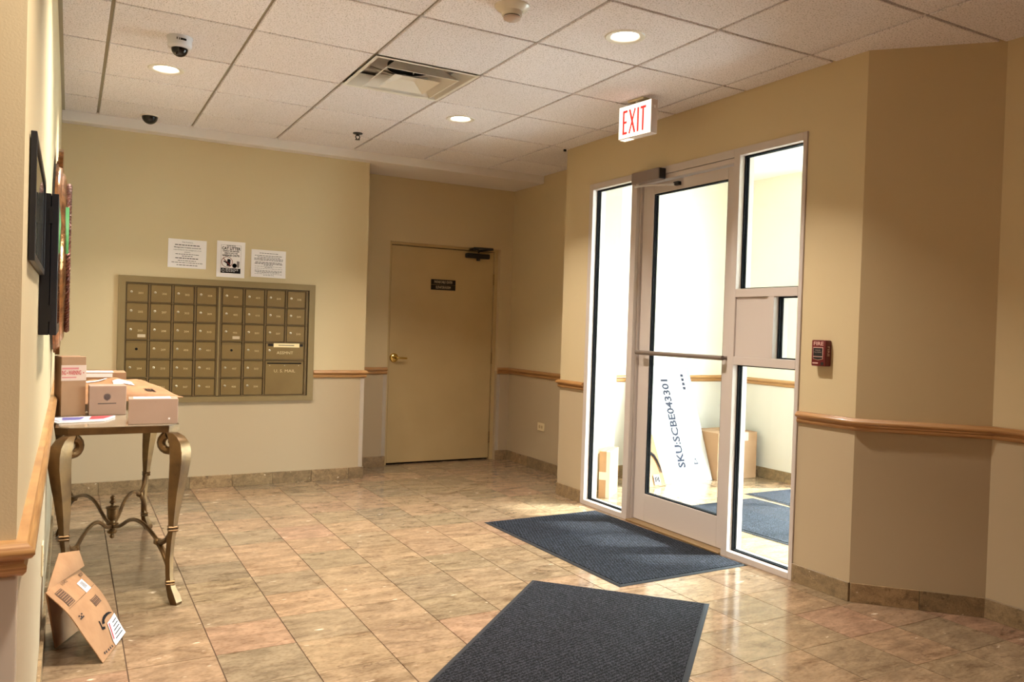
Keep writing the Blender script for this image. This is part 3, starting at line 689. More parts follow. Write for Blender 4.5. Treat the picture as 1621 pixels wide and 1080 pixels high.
# ------------------------------------------------------------------ corner guards, outlets
def guard(name, label, pts, z0=0.094, z1=RZ - 0.032):
    mb = MB(); mb.prism(pts, z0, z1); o = struct(name, label, 'corner guard', mb.build(name, GUARD))
    return o
e = 0.0022; g = 0.032
guard('trim_9', 'clear plastic corner guard at the end of the mailbox wall', [(2.15 - g, YB - e), (2.15 + e, YB - e), (2.15 + e, YB + g), (2.15 + 0.0003, YB + g), (2.15 + 0.0003, YB - 0.0003), (2.15 - g, YB - 0.0003)])
guard('trim_10', 'clear plastic corner guard left of the painted door', [(DX0 - g, YA - e), (DX0 + e, YA - e), (DX0 + e, YA + 0.0015), (DX0 - g, YA - 0.0003)])
guard('trim_11', 'clear plastic corner guard right of the painted door', [(DX1 - e, YA - e), (DX1 + g, YA - e), (DX1 + g, YA - 0.0003), (DX1 - e, YA + 0.0015)])
guard('trim_12', 'clear plastic corner guard on the near left corner', [(XL - g, 1.60 - e), (XL + e, 1.60 - e), (XL + e, 1.60 + g), (XL + 0.0003, 1.60 + g), (XL + 0.0003, 1.60 - 0.0003), (XL - g, 1.60 - 0.0003)])
def outlet(label, loc, rz):
    t = thing('wall_outlet', label, 'outlet', loc, rz)
    MB().box(-0.058, 0.058, -0.006, 0.0, -0.036, 0.036, 0.0025, 2).build('cover_plate', IVORY, t)
    for x in (-0.02, 0.02):
        s = MB().lathe([(0.016, -0.007), (0.016, -0.005)], 20, axis='y').build('socket', mat('ivory_dark', (196, 172, 128), 0.4), t, (x, 0, 0))
        for zz in (-0.005, 0.005): MB().box(-0.004, 0.004, -0.0078, -0.007, zz - 0.001, zz + 0.001).build('slot', BLACKM, s)
    return t
outlet('ivory wall outlet on the alcove side wall', (XR, 6.232, 0.394), -PI / 2)
outlet('white wall outlet low on the left wall beside the paper mailer', (XL, 3.33, 0.40), PI / 2).scale = (0.6, 1, 1.6)

# ------------------------------------------------------------------ fire alarm pull station (on the storefront wall, facing -x)
fa = thing('fire_alarm_pull', 'dark red fire alarm pull station lettered FIRE', 'fire alarm', (XS, 2.802, 1.205), -PI / 2)
mb = MB(); mb.box(-0.043, 0.043, -0.045, 0.0, -0.066, 0.066, 0.006, 2); mb.build('housing', RED, fa, smooth=True)
FW = mat('alarm_letter', (214, 176, 164), 0.5)
mb = MB(); mb.prism_xz([(-0.030, -0.030), (0.0, -0.036), (0.030, -0.030), (0.030, 0.030), (-0.030, 0.030)], -0.047, -0.044); mb.build('handle_surround', FW, fa)
mb = MB(); mb.prism_xz([(-0.027, -0.028), (0.0, -0.033), (0.027, -0.028), (0.027, -0.020), (-0.027, -0.020)], -0.049, -0.046); mb.prism_xz([(-0.027, -0.015), (0.027, -0.015), (0.027, 0.026), (-0.027, 0.026)], -0.049, -0.046)
hd = mb.build('pull_handle', BLACK, fa)
text(hd, mat('alarm_small_letter', (170, 150, 140), 0.6), 'PUSH IN', 0.009, z=0.014, y=-0.0494, fit=0.03); text(hd, MATS['alarm_small_letter'], 'PULL DOWN', 0.009, z=0.004, y=-0.0494, fit=0.044)
text(fa, FW, 'FIRE', 0.027, z=0.047, y=-0.0456, bold=0.0006, fit=0.060)
MB().lathe([(0.0085, -0.047), (0.0085, -0.044)], 16, axis='y').build('key_lock', BLACK, fa, (0.026, 0, -0.052))
bars(fa, FW, [(-0.034, -0.0505, 0.0, -0.0505, 0.006)], -0.0456, -0.044, 'maker_badge')
side = text_mesh('FIRE', 0.022, fit=0.050)
for v in side.vertices: v.co = (0.0432, -0.022 + (v.co.z) * 1.0, -v.co.x * 1.0 + 0.01)
ob('side_lettering', side, fa, m=FW)

# ------------------------------------------------------------------ mailbox bank
mbk = thing('mailbox_bank', 'bronze wall mailbox bank with rows of numbered locked doors', 'mailboxes', (0, YB, 0))
FP = 0.020   # proud of the wall
fw = 0.047
X0, X1, Z0, Z1 = MX0, MX1, MZ0, MZ1
for nm, pts in (('frame_rail', [(X0, Z1), (X0 + fw, Z1 - fw), (X1 - fw, Z1 - fw), (X1, Z1)]), ('frame_rail', [(X0, Z0), (X1, Z0), (X1 - fw, Z0 + fw - 0.008), (X0 + fw, Z0 + fw - 0.008)]),
                ('frame_stile', [(X0, Z0), (X0 + fw, Z0 + fw - 0.008), (X0 + fw, Z1 - fw), (X0, Z1)]), ('frame_stile', [(X1, Z0), (X1, Z1), (X1 - fw, Z1 - fw), (X1 - fw, Z0 + fw - 0.008)])):
    q = [(x + (0.0004 if x in (X0, X1) else 0), z) for x, z in pts]
    mb = MB(); mb.prism_xz(pts, -FP, -0.0005); mb.build(nm, MAILF, mbk)
MB().box(X0 + fw - 0.002, X1 - fw + 0.002, -0.004, -0.001, Z0 + fw - 0.01, Z1 - fw + 0.002).build('back_plate', mat('mailbox_shadow', (70, 54, 34), 0.6), mbk)
ROWZ = [1.523, 1.3855, 1.250, 1.1125, 0.974, 0.8365, 0.699]
LC = [(0.357, 0.4995), (0.5145, 0.657), (0.672, 0.8125), (0.830, 0.973)]
RC = [(1.014, 1.1635), (1.181, 1.3255), (1.342, 1.4845), (1.501, 1.6445)]
# bars between the doors
for z in ROWZ:
    MB().box(0.352, 0.980, -0.0165, -0.004, z - 0.0032, z + 0.0032, 0.001).build('row_bar', MAILBAR, mbk)
    xe = 1.338 if abs(z - 0.8365) < 1e-3 else 1.660
    MB().box(1.004, xe, -0.0165, -0.004, z - 0.0032, z + 0.0032, 0.001).build('row_bar', MAILBAR, mbk)
def vbar(x, w, z0=0.699, z1=1.523): MB().box(x - w / 2, x + w / 2, -0.0145, -0.004, z0, z1, 0.001).build('column_bar', MAILBAR, mbk)
for a, b in zip(LC, LC[1:]): vbar((a[1] + b[0]) / 2, 0.011)
vbar(0.354, 0.004); vbar(0.978, 0.008); vbar(1.006, 0.010); vbar(1.656, 0.018)
vbar((RC[0][1] + RC[1][0]) / 2, 0.011); vbar((RC[1][1] + RC[2][0]) / 2, 0.011); vbar((RC[2][1] + RC[3][0]) / 2, 0.011, 1.1125)
MB().box(0.984, 0.9985, -0.018, -0.004, 0.699, 1.526).build('centre_post', MAILF, mbk)
lock_me = MB().lathe([(0.0085, 0.0), (0.0085, -0.004), (0.0065, -0.0055), (0.001, -0.0055)], 14, axis='y').mesh('lock', True); lock_me.materials.append(SILVER)
key_me = MB().box(-0.0011, 0.0011, -0.0066, -0.0054, -0.006, 0.001).mesh('keyhole'); key_me.materials.append(BLACKM)
DOORME = {}
def mdoor(x0, x1, z0, z1, num=None, blank=False, lock=True):
    g = 0.003; w = round(x1 - x0 - 2 * g, 4); h = round(z1 - z0 - 0.0064 - 2 * g, 4)
    if (w, h) not in DOORME:
        DOORME[(w, h)] = MB().box(-w / 2, w / 2, -0.010, -0.004, -h / 2, h / 2, 0.001).mesh('mailbox_door'); DOORME[(w, h)].materials.append(MAILB)
    d = ob('mailbox_door', DOORME[(w, h)], mbk, ((x0 + x1) / 2, 0, (z0 + z1) / 2))
    if blank:
        MB().lathe([(0.0095, -0.0106), (0.0095, -0.0095)], 18, axis='y').build('keyhole', BLACKM, d, (0, 0, 0.004))
        MB().box(-w / 2 + 0.002, w / 2 - 0.002, -0.0106, -0.0098, h / 2 - 0.014, h / 2 - 0.0115).build('seam', mat('seam_dark', (84, 66, 40), 0.6), d)
    elif lock:
        l = ob('lock', lock_me, d, (-w / 2 + 0.028, -0.010, 0.008)); ob('keyhole', key_me, d, (-w / 2 + 0.028, -0.010, 0.008))
    if num: text(d, ENGR, num, 0.020, name='number', x=w * 0.16, z=0.0, y=-0.0104, fit=0.032)
    return d
NUML = [['201', '202', '203', None, '204', '205'], ['206', '207', '208', '209', '210', '301'], ['302', '303', '304', '305', '306', '307'], ['308', '309', '310', '401', '402', '403']]
NUMR = [['404', '405', '406', None, '407', '408'], ['409', '410', '501', '502', '503', '504'], ['505', '506', '507'], ['508', '509', '510']]
for cols, nums in ((LC, NUML), (RC, NUMR)):
    for (x0, x1), col in zip(cols, nums):
        for r, nme in enumerate(col):
            d = mdoor(x0, x1, ROWZ[r + 1], ROWZ[r], nme, nme is None)
            if nme in ('203', '406'): MB().box(0.005, 0.058, -0.0108, -0.010, -0.048, -0.026).build('sticker', mat('sticker', (196, 178, 150), 0.5), d)
d = mdoor(RC[2][0], RC[3][1], ROWZ[4], ROWZ[3]); text(d, ENGR, 'ASSMNT', 0.032, x=0.0, z=-0.012, y=-0.0104, fit=0.128)
MB().box(-0.132, -0.09, -0.012, -0.010, 0.040, 0.058, 0.001).build('latch_plate', BLACK, d); MB().box(0.115, 0.14, -0.0125, -0.010, 0.040, 0.058, 0.001).build('slot_end', BLACK, d)
s = MB().box(-0.090, 0.112, -0.0128, -0.010, 0.032, 0.064, 0.001).build('paper_strip', PAPERY, d)
bars(s, INK, [(-0.052, 0.048, 0.070, 0.048, 0.005)], -0.0132, -0.0128, 'small_print')
d = mdoor(RC[2][0], RC[3][1], ROWZ[6], ROWZ[4], lock=False); text(d, ENGR, 'U. S. MAIL', 0.032, x=0.0, z=0.052, y=-0.0104, fit=0.165)
MB().box(-0.135, 0.130, -0.0108, -0.0098, 0.108, 0.118).build('mail_slot', BLACKM, d)
for x in (-0.115, 0.0, 0.11): MB().lathe([(0.003, -0.011), (0.003, -0.0098)], 8, axis='y').build('rivet', SILVER, d, (x, 0, 0.096))

# ------------------------------------------------------------------ notices above the mailboxes
def sheet(label, x0, x1, z0, z1, curl=0.004, rot=0.0):
    t = tag(ob('paper_notice', None, None, ((x0 + x1) / 2, YB, (z0 + z1) / 2)), label, 'notice', 'paper notices above the mailboxes')
    t.rotation_euler = (0, rot, 0)
    w, h = x1 - x0, z1 - z0; mb = MB(); N = 8; rows = []
    for side in (0, 1):
        rr = []
        for j in range(N + 1):
            v = j / N; y = -0.002 - curl * (1 - v) ** 3 - side * 0.0006
            rr.append([mb.bm.verts.new((sx * w / 2, y, -h / 2 + h * v)) for sx in (-1, 1)])
        rows.append(rr)
    for side in (0, 1):
        for j in range(N): mb.bm.faces.new((rows[side][j][0], rows[side][j][1], rows[side][j + 1][1], rows[side][j + 1][0]))
    for j in range(N):
        for sx in (0, 1): mb.bm.faces.new((rows[0][j][sx], rows[0][j + 1][sx], rows[1][j + 1][sx], rows[1][j][sx]))
    for j in (0, N): mb.bm.faces.new((rows[0][j][0], rows[0][j][1], rows[1][j][1], rows[1][j][0]))
    mb.build('sheet', PAPER, t, smooth=True)
    def at(me):
        for v in me.vertices:
            q = (v.co.z + h / 2) / h; v.co.y = -0.0032 - curl * (1 - q) ** 3
        return me
    return t, w, h, at
def wordline(x0, x1, z, hgt, rnd):
    mb = MB(); x = x0
    while x < x1 - 0.004:
        wd = min(rnd.uniform(0.008, 0.024), x1 - x); mb.poly([(x, 0, z - hgt / 2), (x + wd, 0, z - hgt / 2), (x + wd, 0, z + hgt / 2), (x, 0, z + hgt / 2)], [(0, 1, 2, 3)]); x += wd + 0.004
    return mb.mesh('words')
t, w, h, at = sheet('leftmost white notice sheet, landscape, with centred black text', 0.625, 0.892, 1.654, 1.866, 0.001, 0.01)
for body, z, fw_, bd in (('Dear Residents,', 0.40, 0.075, 0), (None, 0.30, 0.175, 0.0075), ('Management Company assumes full', 0.215, 0.185, 0.0005), ('responsibility for the management of our', 0.13, 0.195, 0), ('property.', 0.06, 0.04, 0),
                         (None, -0.02, 0.165, 0.005), (None, -0.085, 0.075, 0.005), (None, -0.16, 0.165, 0.0075), (None, -0.245, 0.13, 0.005), (None, -0.315, 0.215, 0.005), (None, -0.40, 0.145, 0.006)):
    me = wordline(-fw_ / 2, fw_ / 2, z * h, bd * 0.8, random) if body is None else text_mesh(body, 0.0125, z=z * h, bold=bd, fit=fw_)
    ob('printed_line', at(me), t, m=INK)
t, w, h, at = sheet('upright white notice reading CAT LITTER with a crossed-out pictogram', 0.966, 1.172, 1.603, 1.877, 0.001, 0.008)
W = 0.072
bars(t, INK, [(-W, -0.108, -W, 0.108, 0.0012), (W, -0.108, W, 0.108, 0.0012), (-W, 0.108, W, 0.108, 0.0012)], -0.0036, -0.0030, 'border')
for body, z, sz, fit, bd in (('PLEASE NOTE', 0.103, 0.012, 0.065, 0.0006), ('CAT LITTER', 0.082, 0.030, 0.136, 0.0017), ('CANNOT BE DISPOSED', 0.062, 0.014, 0.122, 0.0010), ('DIRECTLY INTO THE', 0.046, 0.013, 0.095, 0.0010), ('GARBAGE CHUTE.', 0.029, 0.019, 0.128, 0.0013)):
    ob('printed_line', at(text_mesh(body, sz, z=z, bold=bd, fit=fit)), t, m=BLACKM)
MB().box(-W, W, -0.0042, -0.0036, -0.105, -0.067).build('black_band', BLACKM, t)
for k, z in enumerate((-0.074, -0.083, -0.092)):
    me = wordline(-0.036, 0.055 - 0.02 * (k == 2), z, 0.003, random)
    for v in me.vertices: v.co.y = -0.0046
    ob('small_print', me, t, m=PAPER)
mb = MB(); mb.lathe([(0.012, -0.0046), (0.0105, -0.0046)], 24, axis='y', close=False, c=(-0.054, 0, -0.086)); mb.box(-0.0553, -0.0527, -0.0048, -0.0044, -0.088, -0.080); mb.box(-0.0553, -0.0527, -0.0048, -0.0044, -0.093, -0.0905); mb.build('warning_mark', PAPER, t)
mb = MB(); mb.lathe([(0.041, -0.0045), (0.0375, -0.0045)], 40, axis='y', close=False, c=(-0.028, 0, -0.021)); mb.build('ban_ring', mat('ban_red', (120, 36, 34), 0.8), t)
bars(t, MATS['ban_red'], [(-0.028 - 0.027, -0.021 + 0.027, -0.028 + 0.027, -0.021 - 0.027, 0.005)], -0.0046, -0.0041, 'ban_bar')
mb = MB(); mb.prism_xz([(-0.030, -0.050), (-0.004, -0.052), (-0.002, 0.000), (-0.024, 0.004)], -0.0042, -0.0036); mb.prism_xz([(-0.054, -0.018), (-0.028, -0.034), (-0.024, -0.026), (-0.048, -0.010)], -0.0042, -0.0036)
mb.lathe([(0.017, -0.0041), (0.001, -0.0041)], 20, axis='y', c=(0.028, 0, -0.046)); mb.build('pictogram', BLACKM, t)
mb = MB(); mb.prism_xz([(0.046, -0.058), (0.062, -0.060), (0.064, -0.012), (0.044, -0.010)], -0.0042, -0.0036); mb.build('pictogram_box', mat('picto_grey', (128, 118, 116), 0.8), t)
t, w, h, at = sheet('rightmost white notice sheet, lowest of the three, lines of small text', 1.219, 1.482, 1.617, 1.830, 0.012, 0.006)
rnd = random.Random(3)
for z, a, hh in ((0.38, 0.07, 0.005), (0.29, 0.105, 0.005), (0.235, 0.085, 0.005), (0.18, 0.11, 0.006), (0.13, 0.108, 0.006), (0.05, 0.10, 0.006), (0.0, 0.105, 0.007), (-0.05, 0.035, 0.006), (-0.10, 0.105, 0.003), (-0.13, 0.03, 0.004), (-0.18, 0.105, 0.003), (-0.25, 0.105, 0.004), (-0.29, 0.105, 0.004), (-0.32, 0.09, 0.004), (-0.37, 0.105, 0.003), (-0.42, 0.04, 0.004)):
    ob('printed_line', at(wordline(-a, a, z * h, hh * 0.75, rnd)), t, m=INK)

# ------------------------------------------------------------------ floor mats
def floor_mat(label, c, sx, sy, rz, m):
    t = thing('floor_mat', label, 'mat', (c[0], c[1], 0.0005), rz, 'entrance mats')
    b = 0.022
    MB().box(-sx / 2 + b, sx / 2 - b, -sy / 2 + b, sy / 2 - b, 0.001, 0.0085, 0.001).build('carpet', m, t)
    mb = MB()
    ring = lambda h, z: [mb.bm.verts.new((h[0] * a, h[1] * q, z)) for a, q in ((-1, -1), (1, -1), (1, 1), (-1, 1))]
    R = [ring((sx / 2, sy / 2), 0.0), ring((sx / 2, sy / 2), 0.0015), ring((sx / 2 - b * 0.6, sy / 2 - b * 0.6), 0.0055), ring((sx / 2 - b, sy / 2 - b), 0.0055), ring((sx / 2 - b, sy / 2 - b), 0.0)]
    for A, B in zip(R, R[1:] + R[:1]):
        for k in range(4): mb.bm.faces.new((A[k], A[(k + 1) % 4], B[(k + 1) % 4], B[k]))
    mb.build('rubber_border', MATEDGE, t)
    return t
floor_mat('dark charcoal ribbed mat lying along the glass entrance door', (2.874, 3.957), 0.895, 1.44, 0.022, CARPETB)
a = Vector((2.093, 3.498)); b = Vector((2.688, 2.85)); dd = (b - a).normalized(); ln = Vector((dd.y, -dd.x))
if ln.x > 0: ln = -ln
cc = (a + b) / 2 + ln * 0.755
floor_mat('dark charcoal ribbed mat set askew in the foreground', (cc.x, cc.y), (b - a).length, 1.51, math.atan2(dd.y, dd.x), CARPET)
floor_mat('blue-grey ribbed mat inside the vestibule behind the entrance glass', (4.325, 3.86), 0.90, 1.42, 0.05, CARPETB)
floor_mat('pale sunlit mat along the outer wall of the vestibule', (5.115, 4.06), 0.62, 1.36, 0.0, CARPETB)

# ------------------------------------------------------------------ console table
tb = thing('console_table', 'antique bronze console table with scrolled legs against the left wall', 'table', (0, 0, 0))
TXc, TYc = 0.205, 4.583
tx0, tx1, ty0, ty1 = -0.044, 0.448, 3.880, 5.290; cz = 0.048
octo = [(tx0 + cz, ty0), (tx1 - cz, ty0), (tx1, ty0 + cz), (tx1, ty1 - cz), (tx1 - cz, ty1), (tx0 + cz, ty1), (tx0, ty1 - cz), (tx0, ty0 + cz)]
mb = MB(); mb.prism(octo, 0.768, 0.798); mb.build('apron', BRZ, tb)
ins = 0.012
oc2 = [(tx0 + cz + ins * 0.4, ty0 + ins), (tx1 - cz - ins * 0.4, ty0 + ins), (tx1 - ins, ty0 + cz + ins * 0.4), (tx1 - ins, ty1 - cz - ins * 0.4), (tx1 - cz - ins * 0.4, ty1 - ins), (tx0 + cz + ins * 0.4, ty1 - ins), (tx0 + ins, ty1 - cz - ins * 0.4), (tx0 + ins, ty0 + cz + ins * 0.4)]
mb = MB(); mb.prism(oc2, 0.798, 0.800); mb.build('table_top', TOPST, tb)
TZ = 0.800
LEG = [(0.768, -0.012, 0.026), (0.752, 0.004, 0.036), (0.725, 0.016, 0.043), (0.69, 0.021, 0.045), (0.64, 0.021, 0.044), (0.58, 0.016, 0.040), (0.51, 0.009, 0.034), (0.44, 0.004, 0.028), (0.38, 0.001, 0.022), (0.345, 0.0, 0.019), (0.28, -0.007, 0.0175), (0.2, -0.011, 0.017), (0.13, -0.009, 0.017), (0.095, -0.006, 0.0175), (0.07, -0.002, 0.021), (0.035, 0.010, 0.027), (0.012, 0.017, 0.027), (0.0, 0.018, 0.023)]
hub = Vector((0.212, 4.56, 0.0))
for sx, sy, lx, ly in ((-1, -1, -0.003, 3.862), (1, -1, 0.424, 3.862), (1, 1, 0.424, 5.285), (-1, 1, -0.003, 5.285)):
    mb = MB(); rings = []
    for z, o, w in LEG:
        x, y = lx + sx * o, ly + sy * o
        rings.append([mb.bm.verts.new((x + a * w, y + q * w, z)) for a, q in ((0, -1.1), (0.98, -0.2), (0.98, 0.2), (0, 1.1), (-0.98, 0.2), (-0.98, -0.2))])
    for A, B in zip(rings, rings[1:]):
        for k in range(6): mb.bm.faces.new((A[k], A[(k + 1) % 6], B[(k + 1) % 6], B[k]))
    mb.bm.faces.new(rings[0]); mb.bm.faces.new(rings[-1])
    leg = mb.build('leg', BRZ, tb, smooth=28)
    # inward scroll below the apron
    P = []
    for k in range(15):
        a = math.radians(100 + k * 24); rr = 0.034 * (1 - k / 24)
        P.append((lx + sx * (-0.022 + rr * math.cos(a)), ly + sy * (-0.022 + rr * math.cos(a)) * 0.9, 0.716 + rr * 1.25 * math.sin(a)))
    MB().tube(P, [0.020 - 0.0003 * k for k in range(15)], 8).build('scroll', BRZ, leg, smooth=True)
    for z in (0.345, 0.332, 0.100, 0.088):
        w = 0.0225 if z > 0.2 else 0.0205; o = 0.0 if z > 0.2 else -0.006
        MB().box(lx + sx * o - w, lx + sx * o + w, ly + sy * o - w, ly + sy * o + w, z - 0.0055, z + 0.0055, 0.004).build('ring', BRZ, leg)
    # C bracket and stretcher
    L0 = Vector((lx, ly, 0)); dv = (hub - L0); dl_ = dv.length; dv.normalize()
    def P3(s, z): q = L0 + dv * s; return (q.x, q.y, z)
    MB().tube([P3(0.012, 0.335), P3(0.03, 0.305), P3(0.062, 0.275), P3(0.11, 0.252), P3(0.15, 0.246)], [0.010, 0.011, 0.012, 0.013, 0.013], 8).build('bracket', BRZ, leg, smooth=True)
    MB().tube([P3(0.15, 0.240), P3(0.10, 0.215), P3(0.055, 0.175), P3(0.02, 0.13), P3(0.005, 0.105)], [0.013, 0.013, 0.012, 0.011, 0.010], 8).build('bracket', BRZ, leg, smooth=True)
    MB().box(-0.017, 0.017, -0.017, 0.017, -0.013, 0.013, 0.005).build('collar', BRZ, leg, P3(0.155, 0.246), math.atan2(dv.y, dv.x))
    N = 12; path = []
    for k in range(N + 1):
        u = k / N; s = 0.155 + (dl_ - 0.155) * u
        z = 0.246 + 0.052 * math.sin(PI * min(u * 1.25, 1.0)) - 0.045 * max(0, (u - 0.55) / 0.45) ** 1.6
        path.append(P3(s, z))
    MB().tube(path, 0.0095, 8).build('stretcher', BRZ, tb, smooth=True)
MB().lathe([(0.001, 0.142), (0.009, 0.146), (0.012, 0.155), (0.006, 0.165), (0.022, 0.172), (0.024, 0.182), (0.010, 0.192), (0.012, 0.205), (0.030, 0.210), (0.031, 0.218), (0.014, 0.226), (0.012, 0.236), (0.022, 0.246), (0.027, 0.262), (0.028, 0.296), (0.032, 0.300), (0.032, 0.306), (0.010, 0.312), (0.008, 0.320), (0.015, 0.326), (0.016, 0.334), (0.008, 0.341), (0.013, 0.350), (0.012, 0.358), (0.001, 0.366)], 24, c=(hub.x, hub.y, 0)).build('finial', BRZ, tb, smooth=30)

# ------------------------------------------------------------------ parcels on the table
def carton(name, label, loc, rz, sx, sy, sz, m=CARD, cat='box', group=None, seam=True):
    t = thing(name, label, cat, loc, rz, group)
    MB().box(0, sx, 0, sy, 0, sz, 0.0018).build('body', m, t)
    if seam: MB().box(0.002, sx - 0.002, sy / 2 - 0.0012, sy / 2 + 0.0012, sz - 0.0002, sz + 0.0006).build('flap_seam', mat('seam_shadow', (96, 68, 46), 0.9), t)
    return t
t = carton('cardboard_box', 'tall narrow brown box with red WARNING tape on the console table', (-0.028, 4.338, TZ), 0.30, 0.108, 0.105, 0.283)
MB().box(-0.0008, 0.1088, -0.0012, 0.002, 0.168, 0.242, 0.0004).build('warning_tape', TAPE, t)
tp = [o for o in bpy.data.objects if o.parent == t and o.name.startswith('warning_tape')][0]
text(tp, REDP, 'WARNING', 0.030, x=0.058, z=0.205, y=-0.0016, bold=0.0012, fit=0.056); text(tp, REDP, 'ING', 0.030, x=0.010, z=0.205, y=-0.0016, bold=0.0012, fit=0.018)
bars(tp, REDP, [(0.0225, 0.205, 0.0275, 0.205, 0.005), (0.094, 0.205, 0.099, 0.205, 0.005)], -0.0017, -0.0012, 'dot')
bars(tp, mat('pale_red_print', (196, 120, 118), 0.7), [(0.002, 0.226, 0.075, 0.226, 0.009), (0.002, 0.184, 0.065, 0.184, 0.006)], -0.0016, -0.0012, 'small_print')
t = carton('cardboard_box', 'square brown box with a grey round emblem on the console table', (0.090, 4.352, TZ), 0.02, 0.162, 0.12, 0.142, CARDP)
mb = MB(); mb.lathe([(0.0135, -0.0008), (0.001, -0.0008)], 24, axis='y', c=(0.078, 0, 0.088)); mb.poly([(0.072, -0.0008, 0.080), (0.084, -0.0008, 0.077), (0.078, -0.0008, 0.066)], [(0, 1, 2)]); mb.build('emblem', mat('emblem_grey', (128, 112, 108), 0.8), t)
mb = MB(); mb.lathe([(0.0165, -0.0006), (0.0145, -0.0006)], 24, axis='y', close=False, c=(0.078, 0, 0.088)); mb.build('emblem_rim', MATS['emblem_grey'], t)
bars(t, INK, [(0.038, 0.056, 0.118, 0.057, 0.0035)], -0.0008, 0, 'web_address')
t = carton('cardboard_box', 'low wide pinkish box at the front corner of the console table', (0.238, 3.948, TZ), -0.05, 0.205, 0.118, 0.114, CARDP)
MB().box(0.02, 0.175, 0.012, 0.106, 0.1142, 0.1152).build('shipping_label', PAPER, t)
bars(t, INK, [(0.110, 0.1, 0.112, 0.1, 0.001)], -0.0004, -0.0002, 'mark')
MB().box(0.164, 0.172, -0.0006, 0.001, 0.020, 0.028).build('scuff', PAPER, t)
lb = [o for o in bpy.data.objects if o.parent == t and o.name.startswith('shipping_label')][0]
for k in range(9):
    x = 0.118 + 0.004 * k; MB().box(x, x + (0.0024 if k % 3 else 0.0012), 0.02, 0.06, 0.1151, 0.1156).build('barcode_bar', INK, lb)
t = carton('cardboard_box', 'flat brown box with a white label at the far end of the console table', (0.055, 5.07, TZ), 0.0, 0.235, 0.18, 0.162, CARD)
MB().box(0.02, 0.17, 0.004, 0.15, 0.1622, 0.163).build('shipping_label', PAPER, t)
MB().box(0.02, 0.165, -0.0008, 0.001, 0.135, 0.156).build('side_label', PAPER, t)
# large kraft mailer, a crumpled pillow lying over the table edge
def pillow(name, corners, zlo, thick, m, parent, N=18, seed=1, edge=0.5, crumple=0.006):
    rnd = random.Random(seed); mb = MB(); A, B, C, D = [Vector(c) for c in corners]
    ph = [(rnd.uniform(-12, 12), rnd.uniform(-12, 12), rnd.uniform(0, 6)) for _ in range(6)]
    def pt(u, v, top):
        p = A * (1 - u) * (1 - v) + B * u * (1 - v) + C * u * v + D * (1 - u) * v
        e = (max(0, 4 * u * (1 - u)) * max(0, 4 * v * (1 - v))) ** edge
        c = sum(1 - 2 * abs(math.sin(a * u * 0.9 + b * v * 0.9 + q)) for a, b, q in ph) / 6 * crumple * (0.3 + e)
        return p + Vector((0, 0, (thick * e * 0.85 + c) if top else -(thick * e * 0.15)))
    g = [[[mb.bm.verts.new(pt(i / N, j / N, s)) for j in range(N + 1)] for i in range(N + 1)] for s in (0, 1)]
    for s in (0, 1):
        for i in range(N):
            for j in range(N): mb.bm.faces.new((g[s][i][j], g[s][i + 1][j], g[s][i + 1][j + 1], g[s][i][j + 1]))
    for i in range(N):
        for a, b in (((i, 0), (i + 1, 0)), ((i, N), (i + 1, N)), ((0, i), (0, i + 1)), ((N, i), (N, i + 1))):
            mb.bm.faces.new((g[0][a[0]][a[1]], g[0][b[0]][b[1]], g[1][b[0]][b[1]], g[1][a[0]][a[1]]))
    o = mb.build(name, m, parent, smooth=60)
    return o, (lambda u, v: pt(u, v, True))
t = thing('paper_mailer', 'large crumpled kraft paper mailer behind the boxes on the console table', 'package', (0, 0, 0))
o, pf = pillow('bag', [(0.0, 4.56, 0.83), (0.535, 4.52, 0.868), (0.33, 5.04, 0.885), (0.0, 5.04, 0.885)], TZ, 0.088, KRAFT, t, N=30, seed=5, crumple=0.020)
def patch(name, f, u0, u1, v0, v1, m, parent, n=6, lift=0.0012):
    mb = MB(); g = []
    for i in range(n + 1):
        row = []
        for j in range(n + 1):
            p = Vector(f(u0 + (u1 - u0) * i / n, v0 + (v1 - v0) * j / n)); row.append(mb.bm.verts.new(p + Vector((0, 0, lift))))
        g.append(row)
    for i in range(n):
        for j in range(n): mb.bm.faces.new((g[i][j], g[i + 1][j], g[i + 1][j + 1], g[i][j + 1]))
    return mb.build(name, m, parent, smooth=True)
patch('white_label', pf, 0.46, 0.66, 0.32, 0.43, PAPER, t, lift=0.004)
patch('white_label', pf, 0.20, 0.42, 0.50, 0.62, PAPER, t, lift=0.004)
for k in range(7): patch('barcode_bar', pf, 0.70 + k * 0.014, 0.70 + k * 0.014 + (0.010 if k % 2 else 0.006), 0.10, 0.20, BLACKM, t, 2, 0.003)
t = thing('magazine', 'glossy magazine with red and blue cover on the console table', 'magazine', (0, 0, TZ))
mb = MB(); mb.prism([(-0.066, 4.135), (-0.040, 4.045), (0.150, 4.085), (0.200, 4.245), (-0.058, 4.215)], 0.0008, 0.0050); mb.build('pages', PAPER, t)
mb = MB(); mb.prism([(-0.066, 4.150), (-0.030, 4.070), (0.145, 4.115), (0.200, 4.245), (-0.058, 4.215)], 0.0052, 0.0095); cv = mb.build('cover', mat('cover_white', (222, 220, 232), 0.25), t)
mb = MB(); mb.prism([(0.085, 4.105), (0.145, 4.122), (0.190, 4.236), (0.100, 4.228)], 0.0096, 0.0101); mb.build('red_panel', REDP, cv)
mb = MB(); mb.prism([(-0.02, 4.09), (0.05, 4.10), (0.07, 4.20), (-0.02, 4.20)], 0.0096, 0.0101); mb.build('blue_panel', mat('blue_print', (92, 96, 168), 0.3), cv)

